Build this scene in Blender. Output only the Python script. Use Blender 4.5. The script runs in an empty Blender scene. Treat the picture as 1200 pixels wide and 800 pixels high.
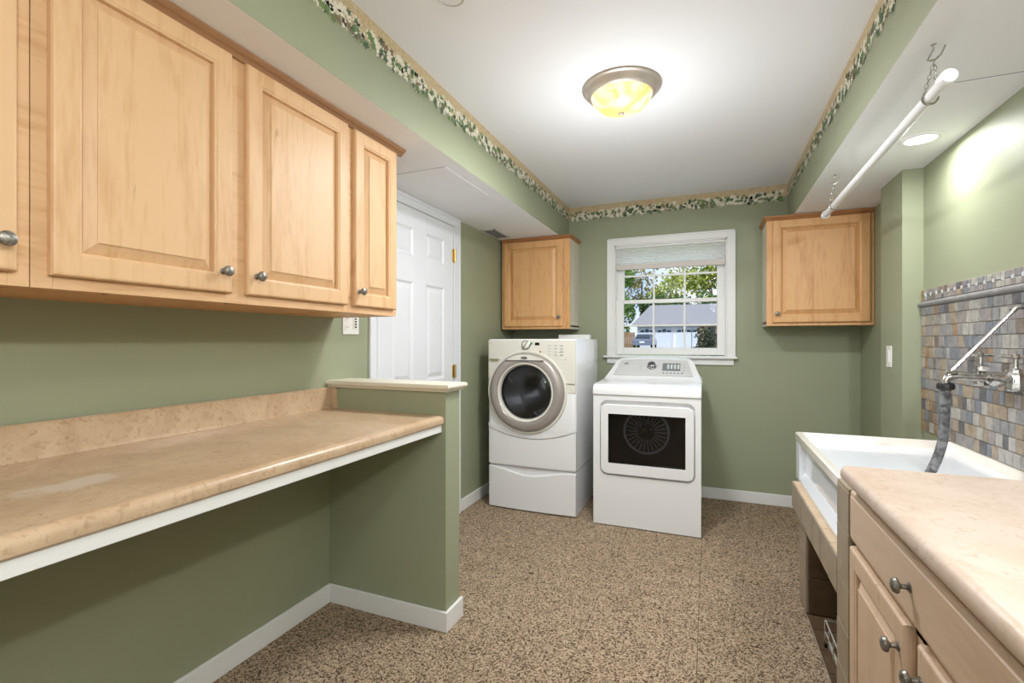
import bpy, bmesh, math, random
from mathutils import Vector, Matrix
R = math.radians
col = bpy.context.scene.collection
scene = bpy.context.scene
random.seed(7)

# ------------------------------------------------------------------ camera
cam_d = bpy.data.cameras.new('camera'); cam = bpy.data.objects.new('camera', cam_d); col.objects.link(cam)
cam_d.sensor_width = 36; cam_d.lens = 36 * 560 / 1200
cam_d.clip_start = 0.02; cam_d.clip_end = 400
cam.location = (0, 0, 1.25); cam.rotation_euler = (R(90), 0, R(22.4))
scene.camera = cam

# ------------------------------------------------------------------ world, sun, exposure
scene.view_settings.view_transform = 'Standard'; scene.view_settings.look = 'None'
scene.view_settings.gamma = 1; scene.view_settings.use_curve_mapping = False
scene.view_settings.exposure = 0.15
world = bpy.data.worlds.new('sky'); scene.world = world; world.use_nodes = True
wn = world.node_tree.nodes; wl = world.node_tree.links
bg = wn['Background']
sky_tc = wn.new('ShaderNodeTexCoord'); sky_no = wn.new('ShaderNodeTexNoise'); sky_no.inputs['Scale'].default_value = 5
sky_ra = wn.new('ShaderNodeValToRGB')
sky_ra.color_ramp.elements[0].position = .42; sky_ra.color_ramp.elements[0].color = (.50, .70, 1, 1)
sky_ra.color_ramp.elements[1].position = .62; sky_ra.color_ramp.elements[1].color = (.9, .95, 1, 1)
wl.new(sky_tc.outputs['Generated'], sky_no.inputs['Vector']); wl.new(sky_no.outputs['Fac'], sky_ra.inputs['Fac'])
wl.new(sky_ra.outputs['Color'], bg.inputs['Color']); bg.inputs['Strength'].default_value = 1.05
sun_d = bpy.data.lights.new('sun', 'SUN'); sun_d.energy = 3.0; sun_d.angle = R(1.0); sun_d.color = (1, .96, .88)
sun = bpy.data.objects.new('sun', sun_d); col.objects.link(sun); sun.location = (0, -5, 20)
sun.rotation_euler = (R(48), 0, R(-28))

DOME_W = 24.0        # power of a ceiling dome lamp
DOWN_W = 18.0        # power of a recessed downlight
BACK_FILL_W = 9.0 # fill light from the window added behind the viewpoint
def area_lamp(name, loc, size, power, color, rot=(0, 0, 0), shape='DISK', spread=180):
    d = bpy.data.lights.new(name, 'AREA'); d.shape = shape; d.size = size; d.energy = power; d.color = color
    d.spread = R(spread)
    o = bpy.data.objects.new(name, d); col.objects.link(o); o.location = loc; o.rotation_euler = rot
    return o

o = area_lamp('back_fill_lamp', (-.35, -1.80, 1.55), 1.25, BACK_FILL_W, (.90, .95, 1), (R(90), 0, 0), 'SQUARE')  # unseen fill lamp, set as daylight from the added back window

# ------------------------------------------------------------------ materials
def srgb(r, g, b):
    f = lambda c: (c / 255 / 12.92) if c / 255 <= .04045 else ((c / 255 + .055) / 1.055) ** 2.4
    return (f(r), f(g), f(b), 1)
MATS = {}
def mat(name, color, rough=.5, metal=0, noise=None, bump=None, coat=0, emit=None, spec=.5):
    """noise = (scale, colour2, amount, (sx,sy,sz)); bump = (scale, strength)"""
    m = bpy.data.materials.new(name); m.use_nodes = True; nt = m.node_tree; N = nt.nodes; L = nt.links
    b = N['Principled BSDF']; b.inputs['Roughness'].default_value = rough; b.inputs['Metallic'].default_value = metal
    b.inputs['Base Color'].default_value = color; b.inputs['Coat Weight'].default_value = coat
    b.inputs['Specular IOR Level'].default_value = spec
    geo = N.new('ShaderNodeNewGeometry')
    if noise:
        sc, c2, amt, st = noise
        mp = N.new('ShaderNodeMapping'); mp.inputs['Scale'].default_value = st
        L.new(geo.outputs['Position'], mp.inputs['Vector'])
        nz = N.new('ShaderNodeTexNoise'); nz.inputs['Scale'].default_value = sc; nz.inputs['Detail'].default_value = 5
        nz.inputs['Distortion'].default_value = .6
        L.new(mp.outputs['Vector'], nz.inputs['Vector'])
        ra = N.new('ShaderNodeValToRGB'); ra.color_ramp.elements[0].position = .5 - amt; ra.color_ramp.elements[1].position = .5 + amt
        ra.color_ramp.elements[0].color = color; ra.color_ramp.elements[1].color = c2
        L.new(nz.outputs['Fac'], ra.inputs['Fac']); L.new(ra.outputs['Color'], b.inputs['Base Color'])
    if bump:
        nb = N.new('ShaderNodeTexNoise'); nb.inputs['Scale'].default_value = bump[0]; nb.inputs['Detail'].default_value = 3
        L.new(geo.outputs['Position'], nb.inputs['Vector'])
        bu = N.new('ShaderNodeBump'); bu.inputs['Strength'].default_value = bump[1]; bu.inputs['Distance'].default_value = .002
        L.new(nb.outputs['Fac'], bu.inputs['Height']); L.new(bu.outputs['Normal'], b.inputs['Normal'])
    if emit:
        b.inputs['Emission Color'].default_value = emit[0]; b.inputs['Emission Strength'].default_value = emit[1]
    MATS[name] = m
    return m

green = mat('green_paint', srgb(146, 151, 124), .55, noise=(1.2, srgb(151, 156, 129), .25, (1, 1, 1)), bump=(260, .05))
white_ceiling = mat('ceiling_paint', srgb(234, 235, 238), .8, bump=(200, .04))
white_trim = mat('white_trim_paint', srgb(228, 228, 226), .35)
door_white = mat('door_paint', srgb(220, 222, 226), .4)
cap_cream = mat('cap_paint', srgb(222, 216, 198), .4)
enamel = mat('white_enamel', srgb(226, 226, 226), .16, coat=.4)
enamel_b = mat('washer_enamel', srgb(216, 213, 202), .2, coat=.3)
grey_plastic = mat('grey_plastic', srgb(186, 184, 184), .3)
ring_grey = mat('door_ring_plastic', srgb(164, 156, 150), .28, metal=.25)
panel_grey = mat('console_grey', srgb(196, 196, 196), .3)
black_gloss = mat('black_gloss', srgb(14, 14, 16), .08)
dark_in = mat('dark_interior', srgb(12, 12, 13), .5)
steel = mat('drum_steel', srgb(150, 150, 152), .22, metal=1)
chrome = mat('worn_chrome', srgb(205, 203, 200), .25, metal=1, noise=(60, srgb(150, 146, 140), .2, (1, 1, 1)))
pewter = mat('pewter_knob', srgb(160, 156, 148), .4, metal=.75, noise=(150, srgb(92, 88, 82), .2, (1, 1, 1)))
brass = mat('brass', srgb(214, 188, 130), .3, metal=1)
nickel = mat('brushed_nickel', srgb(196, 186, 176), .38, metal=.6)
pole_white = mat('white_pole', srgb(232, 232, 234), .3)
mark_dark = mat('print_dark', srgb(60, 60, 64), .5)
mark_green = mat('print_green', srgb(70, 140, 90), .5)
mark_red = mat('print_red', srgb(190, 110, 90), .5)
lcd = mat('display_panel', srgb(120, 124, 124), .15)
lcd_lit = mat('display_segments', srgb(196, 202, 204), .3)
porcelain = mat('sink_porcelain', srgb(236, 232, 224), .14, coat=.5, noise=(3, srgb(232, 225, 214), .2, (1, 1, 1)))
grout = mat('grout', srgb(168, 160, 146), .9, bump=(300, .3))
hose_m = mat('hose_rubber', srgb(132, 134, 136), .6, noise=(40, srgb(66, 66, 68), .12, (1, 1, 1)))
black_rub = mat('black_plastic', srgb(22, 22, 22), .5)
wall_plate = mat('plate_plastic', srgb(232, 230, 224), .3)
outlet_hole = mat('socket_slot', srgb(70, 60, 50), .6)
shade_m = mat('shade_fabric', srgb(250, 250, 250), .8)
shade_rail = mat('shade_rail_plastic', srgb(206, 198, 192), .5)
ivory_side = mat('cabinet_side_laminate', srgb(212, 203, 186), .4)
tan_paper = mat('border_tan_print', srgb(186, 164, 126), .8, noise=(90, srgb(204, 186, 152), .15, (1, 1, 1)))
cream_paper = mat('border_cream_print', srgb(224, 218, 200), .8)
leaf_a = mat('border_leaf_print', srgb(108, 132, 84), .8)
leaf_b = mat('border_dark_leaf_print', srgb(82, 104, 80), .8)
leaf_c = mat('border_brown_leaf_print', srgb(128, 112, 88), .8)
rack_wire = mat('rack_wire', srgb(224, 222, 216), .3, metal=.6)
tray_grey = mat('vent_grey', srgb(120, 120, 124), .5)

def wood(name, c1, c2, axis='z', rough=.42):
    m = bpy.data.materials.new(name); m.use_nodes = True; nt = m.node_tree; N = nt.nodes; L = nt.links
    b = N['Principled BSDF']; b.inputs['Roughness'].default_value = rough; b.inputs['Coat Weight'].default_value = .0; b.inputs['Specular IOR Level'].default_value = .4
    geo = N.new('ShaderNodeNewGeometry'); mp = N.new('ShaderNodeMapping')
    mp.inputs['Scale'].default_value = {'z': (6, 6, .8), 'y': (6, .8, 6), 'x': (.8, 6, 6)}[axis]
    L.new(geo.outputs['Position'], mp.inputs['Vector'])
    n1 = N.new('ShaderNodeTexNoise'); n1.inputs['Scale'].default_value = 1.6; n1.inputs['Detail'].default_value = 6; n1.inputs['Distortion'].default_value = 1.6
    n2 = N.new('ShaderNodeTexNoise'); n2.inputs['Scale'].default_value = 14; n2.inputs['Detail'].default_value = 4
    L.new(mp.outputs['Vector'], n1.inputs['Vector']); L.new(mp.outputs['Vector'], n2.inputs['Vector'])
    mx = N.new('ShaderNodeMath'); mx.operation = 'MULTIPLY_ADD'; mx.inputs[1].default_value = .35
    L.new(n2.outputs['Fac'], mx.inputs[0])
    m3 = N.new('ShaderNodeMath'); m3.operation = 'MULTIPLY'; m3.inputs[1].default_value = .65
    L.new(n1.outputs['Fac'], m3.inputs[0]); L.new(m3.outputs[0], mx.inputs[2])
    ra = N.new('ShaderNodeValToRGB'); e = ra.color_ramp.elements
    e[0].position = .36; e[0].color = c2; e[1].position = .52; e[1].color = c1
    L.new(mx.outputs[0], ra.inputs['Fac'])
    # small knots / mineral streaks
    vo = N.new('ShaderNodeTexNoise'); vo.inputs['Scale'].default_value = 3.1; vo.inputs['Detail'].default_value = 2; vo.inputs['Distortion'].default_value = 2.5
    L.new(mp.outputs['Vector'], vo.inputs['Vector'])
    r2 = N.new('ShaderNodeValToRGB'); r2.color_ramp.elements[0].position = .70; r2.color_ramp.elements[0].color = (0, 0, 0, 1)
    r2.color_ramp.elements[1].position = .78; r2.color_ramp.elements[1].color = (.45, .45, .45, 1)
    L.new(vo.outputs['Fac'], r2.inputs['Fac'])
    mi = N.new('ShaderNodeMix'); mi.data_type = 'RGBA'
    L.new(r2.outputs['Color'], mi.inputs['Factor']); L.new(ra.outputs['Color'], mi.inputs['A'])
    mi.inputs['B'].default_value = (c2[0] * .6, c2[1] * .5, c2[2] * .42, 1)
    L.new(mi.outputs['Result'], b.inputs['Base Color'])
    return m
maple = wood('maple', srgb(216, 178, 136), srgb(204, 162, 118))
maple_h = wood('maple_rail', srgb(214, 174, 132), srgb(198, 154, 110), 'y')
maple_hx = wood('maple_rail_x', srgb(206, 158, 108), srgb(188, 136, 86), 'x')
maple_far = wood('maple_amber', srgb(212, 164, 112), srgb(194, 142, 90))
maple_base = wood('maple_base', srgb(208, 184, 160), srgb(198, 172, 146), 'y')
maple_base_v = wood('maple_base_door', srgb(208, 182, 156), srgb(198, 170, 142))
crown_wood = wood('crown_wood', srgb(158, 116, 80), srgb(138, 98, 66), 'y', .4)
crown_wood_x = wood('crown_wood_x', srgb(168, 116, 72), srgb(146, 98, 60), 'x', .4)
raw_wood = wood('unfinished_wood', srgb(196, 142, 84), srgb(170, 118, 66), 'y', .7)

def laminate(name, c1, c2, c3):
    m = bpy.data.materials.new(name); m.use_nodes = True; nt = m.node_tree; N = nt.nodes; L = nt.links
    b = N['Principled BSDF']; b.inputs['Roughness'].default_value = .3
    geo = N.new('ShaderNodeNewGeometry')
    n1 = N.new('ShaderNodeTexNoise'); n1.inputs['Scale'].default_value = 5; n1.inputs['Detail'].default_value = 8; n1.inputs['Distortion'].default_value = 1.2; n1.inputs['Roughness'].default_value = .65
    n2 = N.new('ShaderNodeTexNoise'); n2.inputs['Scale'].default_value = 55; n2.inputs['Detail'].default_value = 4; n2.inputs['Distortion'].default_value = 1
    for n in (n1, n2): L.new(geo.outputs['Position'], n.inputs['Vector'])
    r1 = N.new('ShaderNodeValToRGB'); r1.color_ramp.elements[0].position = .35; r1.color_ramp.elements[0].color = c2
    r1.color_ramp.elements[1].position = .62; r1.color_ramp.elements[1].color = c1
    L.new(n1.outputs['Fac'], r1.inputs['Fac'])
    r2 = N.new('ShaderNodeValToRGB'); r2.color_ramp.elements[0].position = .30; r2.color_ramp.elements[0].color = (.8, .8, .8, 1)
    r2.color_ramp.elements[1].position = .46; r2.color_ramp.elements[1].color = (0, 0, 0, 1)
    L.new(n2.outputs['Fac'], r2.inputs['Fac'])
    mi = N.new('ShaderNodeMix'); mi.data_type = 'RGBA'
    L.new(r2.outputs['Color'], mi.inputs['Factor']); L.new(r1.outputs['Color'], mi.inputs['A']); mi.inputs['B'].default_value = c3
    L.new(mi.outputs['Result'], b.inputs['Base Color'])
    return m
desk_lam = laminate('desk_laminate', srgb(194, 168, 138), srgb(178, 150, 120), srgb(160, 132, 102))
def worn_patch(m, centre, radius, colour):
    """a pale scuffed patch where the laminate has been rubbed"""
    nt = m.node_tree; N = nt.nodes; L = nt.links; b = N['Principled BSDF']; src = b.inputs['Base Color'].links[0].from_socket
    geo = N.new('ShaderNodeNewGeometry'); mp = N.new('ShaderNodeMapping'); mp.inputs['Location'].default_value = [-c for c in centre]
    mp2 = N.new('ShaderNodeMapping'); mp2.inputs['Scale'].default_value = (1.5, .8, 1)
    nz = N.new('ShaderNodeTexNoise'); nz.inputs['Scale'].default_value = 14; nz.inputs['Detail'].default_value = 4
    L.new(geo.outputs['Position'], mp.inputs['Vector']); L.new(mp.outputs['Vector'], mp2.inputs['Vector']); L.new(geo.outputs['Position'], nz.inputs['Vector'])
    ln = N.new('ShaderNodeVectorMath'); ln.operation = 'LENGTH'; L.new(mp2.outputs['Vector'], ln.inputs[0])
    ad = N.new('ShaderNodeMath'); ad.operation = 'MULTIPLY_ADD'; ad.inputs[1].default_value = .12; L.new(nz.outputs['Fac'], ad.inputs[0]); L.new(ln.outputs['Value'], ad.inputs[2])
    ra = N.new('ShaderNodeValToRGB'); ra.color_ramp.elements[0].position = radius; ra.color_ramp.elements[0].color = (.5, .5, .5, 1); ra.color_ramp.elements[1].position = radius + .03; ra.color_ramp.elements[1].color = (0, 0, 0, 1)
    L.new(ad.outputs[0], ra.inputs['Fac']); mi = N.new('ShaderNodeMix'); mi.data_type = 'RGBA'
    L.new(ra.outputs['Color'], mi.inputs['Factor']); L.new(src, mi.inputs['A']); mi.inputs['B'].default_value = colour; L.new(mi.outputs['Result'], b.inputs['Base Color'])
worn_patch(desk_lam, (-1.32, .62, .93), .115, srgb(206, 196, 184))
base_lam = laminate('counter_laminate', srgb(206, 188, 174), srgb(196, 176, 158), srgb(182, 160, 140))

def carpet():
    m = bpy.data.materials.new('loop_carpet'); m.use_nodes = True; nt = m.node_tree; N = nt.nodes; L = nt.links
    b = N['Principled BSDF']; b.inputs['Roughness'].default_value = .95; b.inputs['Specular IOR Level'].default_value = .1
    geo = N.new('ShaderNodeNewGeometry')
    n1 = N.new('ShaderNodeTexNoise'); n1.inputs['Scale'].default_value = 36; n1.inputs['Detail'].default_value = 2; n1.inputs['Distortion'].default_value = 3.5
    n2 = N.new('ShaderNodeTexNoise'); n2.inputs['Scale'].default_value = 170; n2.inputs['Detail'].default_value = 1.5; n2.inputs['Distortion'].default_value = 1
    n3 = N.new('ShaderNodeTexNoise'); n3.inputs['Scale'].default_value = 2.2; n3.inputs['Detail'].default_value = 2
    for n in (n1, n2, n3): L.new(geo.outputs['Position'], n.inputs['Vector'])
    a = N.new('ShaderNodeMath'); a.operation = 'MULTIPLY_ADD'; a.inputs[1].default_value = .45
    a2 = N.new('ShaderNodeMath'); a2.operation = 'MULTIPLY'; a2.inputs[1].default_value = .55
    L.new(n1.outputs['Fac'], a2.inputs[0]); L.new(n2.outputs['Fac'], a.inputs[0]); L.new(a2.outputs[0], a.inputs[2])
    ra = N.new('ShaderNodeValToRGB'); e = ra.color_ramp.elements
    e[0].position = .41; e[0].color = srgb(70, 57, 43); e[1].position = .545; e[1].color = srgb(186, 165, 139)
    x = e.new(.475); x.color = srgb(126, 109, 90)
    L.new(a.outputs[0], ra.inputs['Fac'])
    mi = N.new('ShaderNodeMix'); mi.data_type = 'RGBA'; mi.blend_type = 'MULTIPLY'; mi.inputs['B'].default_value = (.86, .83, .82, 1)
    L.new(n3.outputs['Fac'], mi.inputs['Factor']); L.new(ra.outputs['Color'], mi.inputs['A'])
    L.new(mi.outputs['Result'], b.inputs['Base Color'])
    bu = N.new('ShaderNodeBump'); bu.inputs['Strength'].default_value = .7; bu.inputs['Distance'].default_value = .004
    L.new(a.outputs[0], bu.inputs['Height']); L.new(bu.outputs['Normal'], b.inputs['Normal'])
    return m
carpet_m = carpet()

slate = [mat('slate_%s' % n, srgb(*c), .5, noise=(34, srgb(*d), .18, (1, 1, 1)), bump=(70, .6)) for n, c, d in (
    ('grey', (148, 146, 144), (122, 121, 122)), ('blue', (126, 130, 136), (104, 109, 116)), ('light', (176, 172, 164), (152, 148, 142)),
    ('tan', (166, 150, 130), (138, 124, 108)), ('rust', (164, 134, 104), (128, 104, 82)), ('brown', (134, 120, 108), (104, 95, 88)),
    ('mauve', (154, 146, 142), (128, 122, 120)), ('dark', (104, 103, 104), (84, 84, 88)))]
stone_tile = mat('beige_stone_tile', srgb(164, 150, 130), .4, noise=(9, srgb(138, 124, 104), .25, (1, 1, 1)), bump=(60, .2))
stone_tile_dk = mat('brown_stone_tile', srgb(104, 84, 62), .4, noise=(9, srgb(78, 60, 44), .25, (1, 1, 1)), bump=(60, .2))  # brown stone, darkened further for the shade under the sink
ledge_tile_m = mat('cream_stone_tile', srgb(212, 190, 160), .35, noise=(9, srgb(200, 172, 140), .25, (1, 1, 1)))

def glass_mat(name, tint, gloss=.08, rough=.0):
    m = bpy.data.materials.new(name); m.use_nodes = True; nt = m.node_tree; N = nt.nodes; L = nt.links
    out = N['Material Output']; N.remove(N['Principled BSDF'])
    t = N.new('ShaderNodeBsdfTransparent'); t.inputs['Color'].default_value = tint
    g = N.new('ShaderNodeBsdfGlossy'); g.inputs['Roughness'].default_value = rough
    lw = N.new('ShaderNodeLayerWeight'); lw.inputs['Blend'].default_value = .25
    ma = N.new('ShaderNodeMath'); ma.operation = 'ADD'; ma.inputs[1].default_value = gloss; ma.use_clamp = True
    fm = N.new('ShaderNodeMath'); fm.operation = 'MULTIPLY'; fm.inputs[1].default_value = .5 if gloss else .12
    L.new(lw.outputs['Fresnel'], fm.inputs[0]); L.new(fm.outputs[0], ma.inputs[0])
    mx = N.new('ShaderNodeMixShader'); L.new(ma.outputs[0], mx.inputs['Fac'])
    L.new(t.outputs['BSDF'], mx.inputs[1]); L.new(g.outputs['BSDF'], mx.inputs[2]); L.new(mx.outputs[0], out.inputs['Surface'])
    return m
pane_glass = glass_mat('window_glass', (1, 1, 1, 1), .0)
smoked = glass_mat('smoked_glass', (.55, .56, .58, 1), .03, .01)

def lamp_glass():
    m = bpy.data.materials.new('alabaster_glass_lit'); m.use_nodes = True; nt = m.node_tree; N = nt.nodes; L = nt.links
    b = N['Principled BSDF']; b.inputs['Base Color'].default_value = srgb(140, 112, 60); b.inputs['Roughness'].default_value = .3
    geo = N.new('ShaderNodeNewGeometry'); nz = N.new('ShaderNodeTexNoise'); nz.inputs['Scale'].default_value = 9; nz.inputs['Detail'].default_value = 3
    nz.inputs['Distortion'].default_value = 2
    L.new(geo.outputs['Position'], nz.inputs['Vector'])
    ra = N.new('ShaderNodeValToRGB'); ra.color_ramp.elements[0].position = .38; ra.color_ramp.elements[0].color = (1, .70, .22, 1)
    ra.color_ramp.elements[1].position = .58; ra.color_ramp.elements[1].color = (1, .93, .68, 1)
    L.new(nz.outputs['Fac'], ra.inputs['Fac']); L.new(ra.outputs['Color'], b.inputs['Emission Color']); b.inputs['Emission Strength'].default_value = 1.0
    return m
lamp_m = lamp_glass()
down_m = mat('downlight_lens', srgb(255, 255, 250), .4, emit=((1, .98, .92, 1), 3.0))

# ------------------------------------------------------------------ mesh helpers
def box(bm, x0, x1, y0, y1, z0, z1, mi=0):
    vs = [bm.verts.new(p) for p in ((x0, y0, z0), (x1, y0, z0), (x1, y1, z0), (x0, y1, z0), (x0, y0, z1), (x1, y0, z1), (x1, y1, z1), (x0, y1, z1))]
    for f in ((3, 2, 1, 0), (4, 5, 6, 7), (0, 1, 5, 4), (1, 2, 6, 5), (2, 3, 7, 6), (3, 0, 4, 7)):
        bm.faces.new([vs[i] for i in f]).material_index = mi
    return vs
def prism(bm, pts, axis, a0, a1, mi=0):
    """extrude a closed 2-D outline along an axis; pts are the two other coordinates in xyz order"""
    def P(p, a):
        return {'x': (a, p[0], p[1]), 'y': (p[0], a, p[1]), 'z': (p[0], p[1], a)}[axis]
    A = [bm.verts.new(P(p, a0)) for p in pts]; B = [bm.verts.new(P(p, a1)) for p in pts]
    n = len(pts)
    for i in range(n):
        bm.faces.new((A[i], A[(i + 1) % n], B[(i + 1) % n], B[i])).material_index = mi
    bm.faces.new(A[::-1]).material_index = mi; bm.faces.new(B).material_index = mi
def tube(bm, path, r, seg=12, caps=True, rs=None):
    path = [Vector(p) for p in path]; rings = []
    prev = None
    for i, p in enumerate(path):
        if i == 0: t = path[1] - p
        elif i == len(path) - 1: t = p - path[i - 1]
        else: t = (path[i + 1] - path[i - 1])
        t.normalize()
        if prev is None:
            up = Vector((0, 0, 1)) if abs(t.z) < .9 else Vector((1, 0, 0))
            n = t.cross(up).normalized()
        else:
            n = (prev - t * prev.dot(t)).normalized()
        prev = n; bn = t.cross(n)
        rr = rs[i] if rs else r
        rings.append([bm.verts.new(p + (n * math.cos(a) + bn * math.sin(a)) * rr) for a in [2 * math.pi * k / seg for k in range(seg)]])
    for a, b in zip(rings, rings[1:]):
        for k in range(seg):
            bm.faces.new((a[k], a[(k + 1) % seg], b[(k + 1) % seg], b[k]))
    if caps:
        bm.faces.new(rings[0][::-1]); bm.faces.new(rings[-1])
def lathe(bm, prof, origin, axis=(0, 0, 1), seg=32, cap0=False, cap1=False):
    """prof: (radius, height along axis)"""
    ax = Vector(axis).normalized(); q = ax.to_track_quat('Z', 'Y'); o = Vector(origin); rings = []
    for r, h in prof:
        if r < 1e-6: rings.append([bm.verts.new(o + q @ Vector((0, 0, h)))])
        else: rings.append([bm.verts.new(o + q @ Vector((r * math.cos(a), r * math.sin(a), h))) for a in [2 * math.pi * k / seg for k in range(seg)]])
    for a, b in zip(rings, rings[1:]):
        for k in range(seg):
            k2 = (k + 1) % seg
            if len(a) == 1: bm.faces.new((a[0], b[k], b[k2]))
            elif len(b) == 1: bm.faces.new((a[k], a[k2], b[0]))
            else: bm.faces.new((a[k], a[k2], b[k2], b[k]))
    if cap0 and len(rings[0]) > 1: bm.faces.new(rings[0][::-1])
    if cap1 and len(rings[-1]) > 1: bm.faces.new(rings[-1])
def rloop(w, h, r, n=6):
    """rounded rectangle outline centred on 0"""
    out = []
    for cx, cz, a0 in ((w / 2 - r, -h / 2 + r, -90), (w / 2 - r, h / 2 - r, 0), (-w / 2 + r, h / 2 - r, 90), (-w / 2 + r, -h / 2 + r, 180)):
        for k in range(n + 1):
            a = R(a0 + 90 * k / n); out.append((cx + r * math.cos(a), cz + r * math.sin(a)))
    return out
def loft(bm, loops, cap0=False, cap1=True, mi=0):
    L = [[bm.verts.new(p) for p in lp] for lp in loops]
    for a, b in zip(L, L[1:]):
        n = len(a)
        for k in range(n): bm.faces.new((a[k], a[(k + 1) % n], b[(k + 1) % n], b[k])).material_index = mi
    if cap0: bm.faces.new(L[0][::-1]).material_index = mi
    if cap1: bm.faces.new(L[-1]).material_index = mi

def wloc(o):
    v = Vector((0, 0, 0))
    while o is not None: v = v + Vector(o.location); o = o.parent
    return v
def obj(name, bm, m, parent=None, bevel=0, smooth=False, segs=2, label=None, loc=None):
    base = Vector(loc) if (loc is not None and parent is None) else (wloc(parent) if parent else Vector((0, 0, 0)))
    if base.length > 0: bmesh.ops.translate(bm, verts=bm.verts, vec=-base)
    bmesh.ops.recalc_face_normals(bm, faces=bm.faces)
    me = bpy.data.meshes.new(name); bm.to_mesh(me); bm.free()
    for x in (m if isinstance(m, (list, tuple)) else [m]): me.materials.append(x)
    o = bpy.data.objects.new(name, me); col.objects.link(o)
    if parent: o.parent = parent
    elif loc is not None: o.location = loc
    if smooth or bevel:
        for p in me.polygons: p.use_smooth = True
        me.set_sharp_from_angle(angle=R(35))
    if bevel:
        md = o.modifiers.new('bevel', 'BEVEL'); md.width = bevel; md.segments = segs; md.limit_method = 'ANGLE'; md.angle_limit = R(40)
        md.harden_normals = True
    if label: o['label'] = label
    return o
def thing(name, label, cat, loc, group=None):
    o = bpy.data.objects.new(name, None); col.objects.link(o); o.location = loc; o.empty_display_size = .05
    o['label'] = label; o['category'] = cat
    if group: o['group'] = group
    return o
def tag(o, label, cat, group=None, kind=None):
    o['label'] = label; o['category'] = cat
    if group: o['group'] = group
    if kind: o['kind'] = kind
    return o
def struct(name, bm, m, parent=None, label=None, bevel=0, smooth=False):
    o = obj(name, bm, m, parent, bevel=bevel, smooth=smooth)
    if not parent:
        o['kind'] = 'structure'; o['category'] = name.split('_')[0]
        o['label'] = label or name.replace('_', ' ')
    return o
def nb(): return bmesh.new()
def cut(o, bm):
    """subtract a solid (world coordinates) from an object's mesh and keep the result as its mesh"""
    bmesh.ops.translate(bm, verts=bm.verts, vec=-wloc(o)); bmesh.ops.recalc_face_normals(bm, faces=bm.faces)
    me = bpy.data.meshes.new('cutter'); bm.to_mesh(me); bm.free()
    c = bpy.data.objects.new('cutter', me); col.objects.link(c); par = o.parent
    o.parent = None
    md = o.modifiers.new('cut', 'BOOLEAN'); md.object = c; md.solver = 'EXACT'
    bpy.context.view_layer.update()
    new = bpy.data.meshes.new_from_object(o.evaluated_get(bpy.context.evaluated_depsgraph_get()))
    o.modifiers.clear(); o.data = new; bpy.data.objects.remove(c); o.parent = par
def bx(*a):
    bm = nb(); box(bm, *a); return bm

# ------------------------------------------------------------------ room shell
XL, XR, YF, YB, ZC, ZS = -1.695, 1.011, 4.14, -1.9, 2.44, 2.135
SL, SR = -1.154, .548          # soffit faces
T = .14
struct('wall_left', bx(XL - T, XL, YB - T, YF + T, -.05, ZC + .1), green, label='long green painted wall on the left behind the desk and wall cabinets')
wr = struct('wall_right', bx(XR, XR + T, YB - T, YF + T, -.05, ZC + .1), green, label='green painted wall on the right with a slate tile backsplash')
struct('wall_back', bx(XL, XR, YB - T, YB, -.05, ZC + .1), green, label='green wall behind the viewpoint')
WX0, WX1, WZ0, WZ1 = -.757, .137, 1.118, 2.075     # window opening
bm = nb()
box(bm, XL, WX0, YF, YF + T, -.05, ZC + .1); box(bm, WX1, XR, YF, YF + T, -.05, ZC + .1)
box(bm, WX0, WX1, YF, YF + T, -.05, WZ0); box(bm, WX0, WX1, YF, YF + T, WZ1, ZC + .1)
struct('wall_far', bm, green, label='green far wall holding the window')
struct('ceiling', bx(XL - T, XR + T, YB - T, YF + T, ZC, ZC + .12), white_ceiling, label='flat white ceiling')
def soffit(x0, x1, label):
    bm = nb(); box(bm, x0, x1, YB, YF, ZS, ZC)
    for f in bm.faces:
        f.normal_update()
        if abs(f.normal.z) > .5: f.material_index = 1
    return struct('ceiling_soffit', bm, [green, white_ceiling], label=label)
sf_l = soffit(XL, SL, 'dropped green soffit with white underside above the left cabinets')
sf_r = soffit(SR, XR, 'dropped green soffit with white underside above the sink')
# boards under the soffits; the shade in their seams is drawn as dark strips
obj('access_panel', bx(-1.60, -1.235, 2.11, 2.62, ZS - .0015, ZS), white_ceiling, sf_l)
obj('dark_gap_strip', bx(-1.60, -1.235, 2.107, 2.11, ZS - .0006, ZS), mat('seam_shade_soft', srgb(150, 150, 152), .9), sf_l)
bm = bx(.765, 1.009, 2.09, 3.04, ZS - .0015, ZS)
obj('board_panel', bm, white_ceiling, sf_r)
obj('dark_gap_strip', bx(.775, 1.009, 2.086, 2.0895, ZS - .0006, ZS), mat('seam_shade_dark', srgb(96, 96, 98), .9), sf_r)
wb = struct('window_fill', (lambda b: (box(b, -1.02, .32, YB, YB + .03, .90, .96), box(b, -1.02, .32, YB, YB + .03, 2.10, 2.16), box(b, -1.02, -.96, YB, YB + .03, .96, 2.10), box(b, .26, .32, YB, YB + .03, .96, 2.10), b)[-1])(nb()), white_trim, label='white framed window added behind the viewpoint for fill light')  # window added out of view to go with the fill lamp
obj('pane', bx(-.96, .26, YB + .005, YB + .01, .96, 2.10), pane_glass, wb)
# pillar at the end of the tiled wall
pil = struct('wall_pillar', bx(.923, XR, 3.05, 3.38, 0, ZS), green, label='narrow green wall pillar at the far end of the slate tiles')

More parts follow.
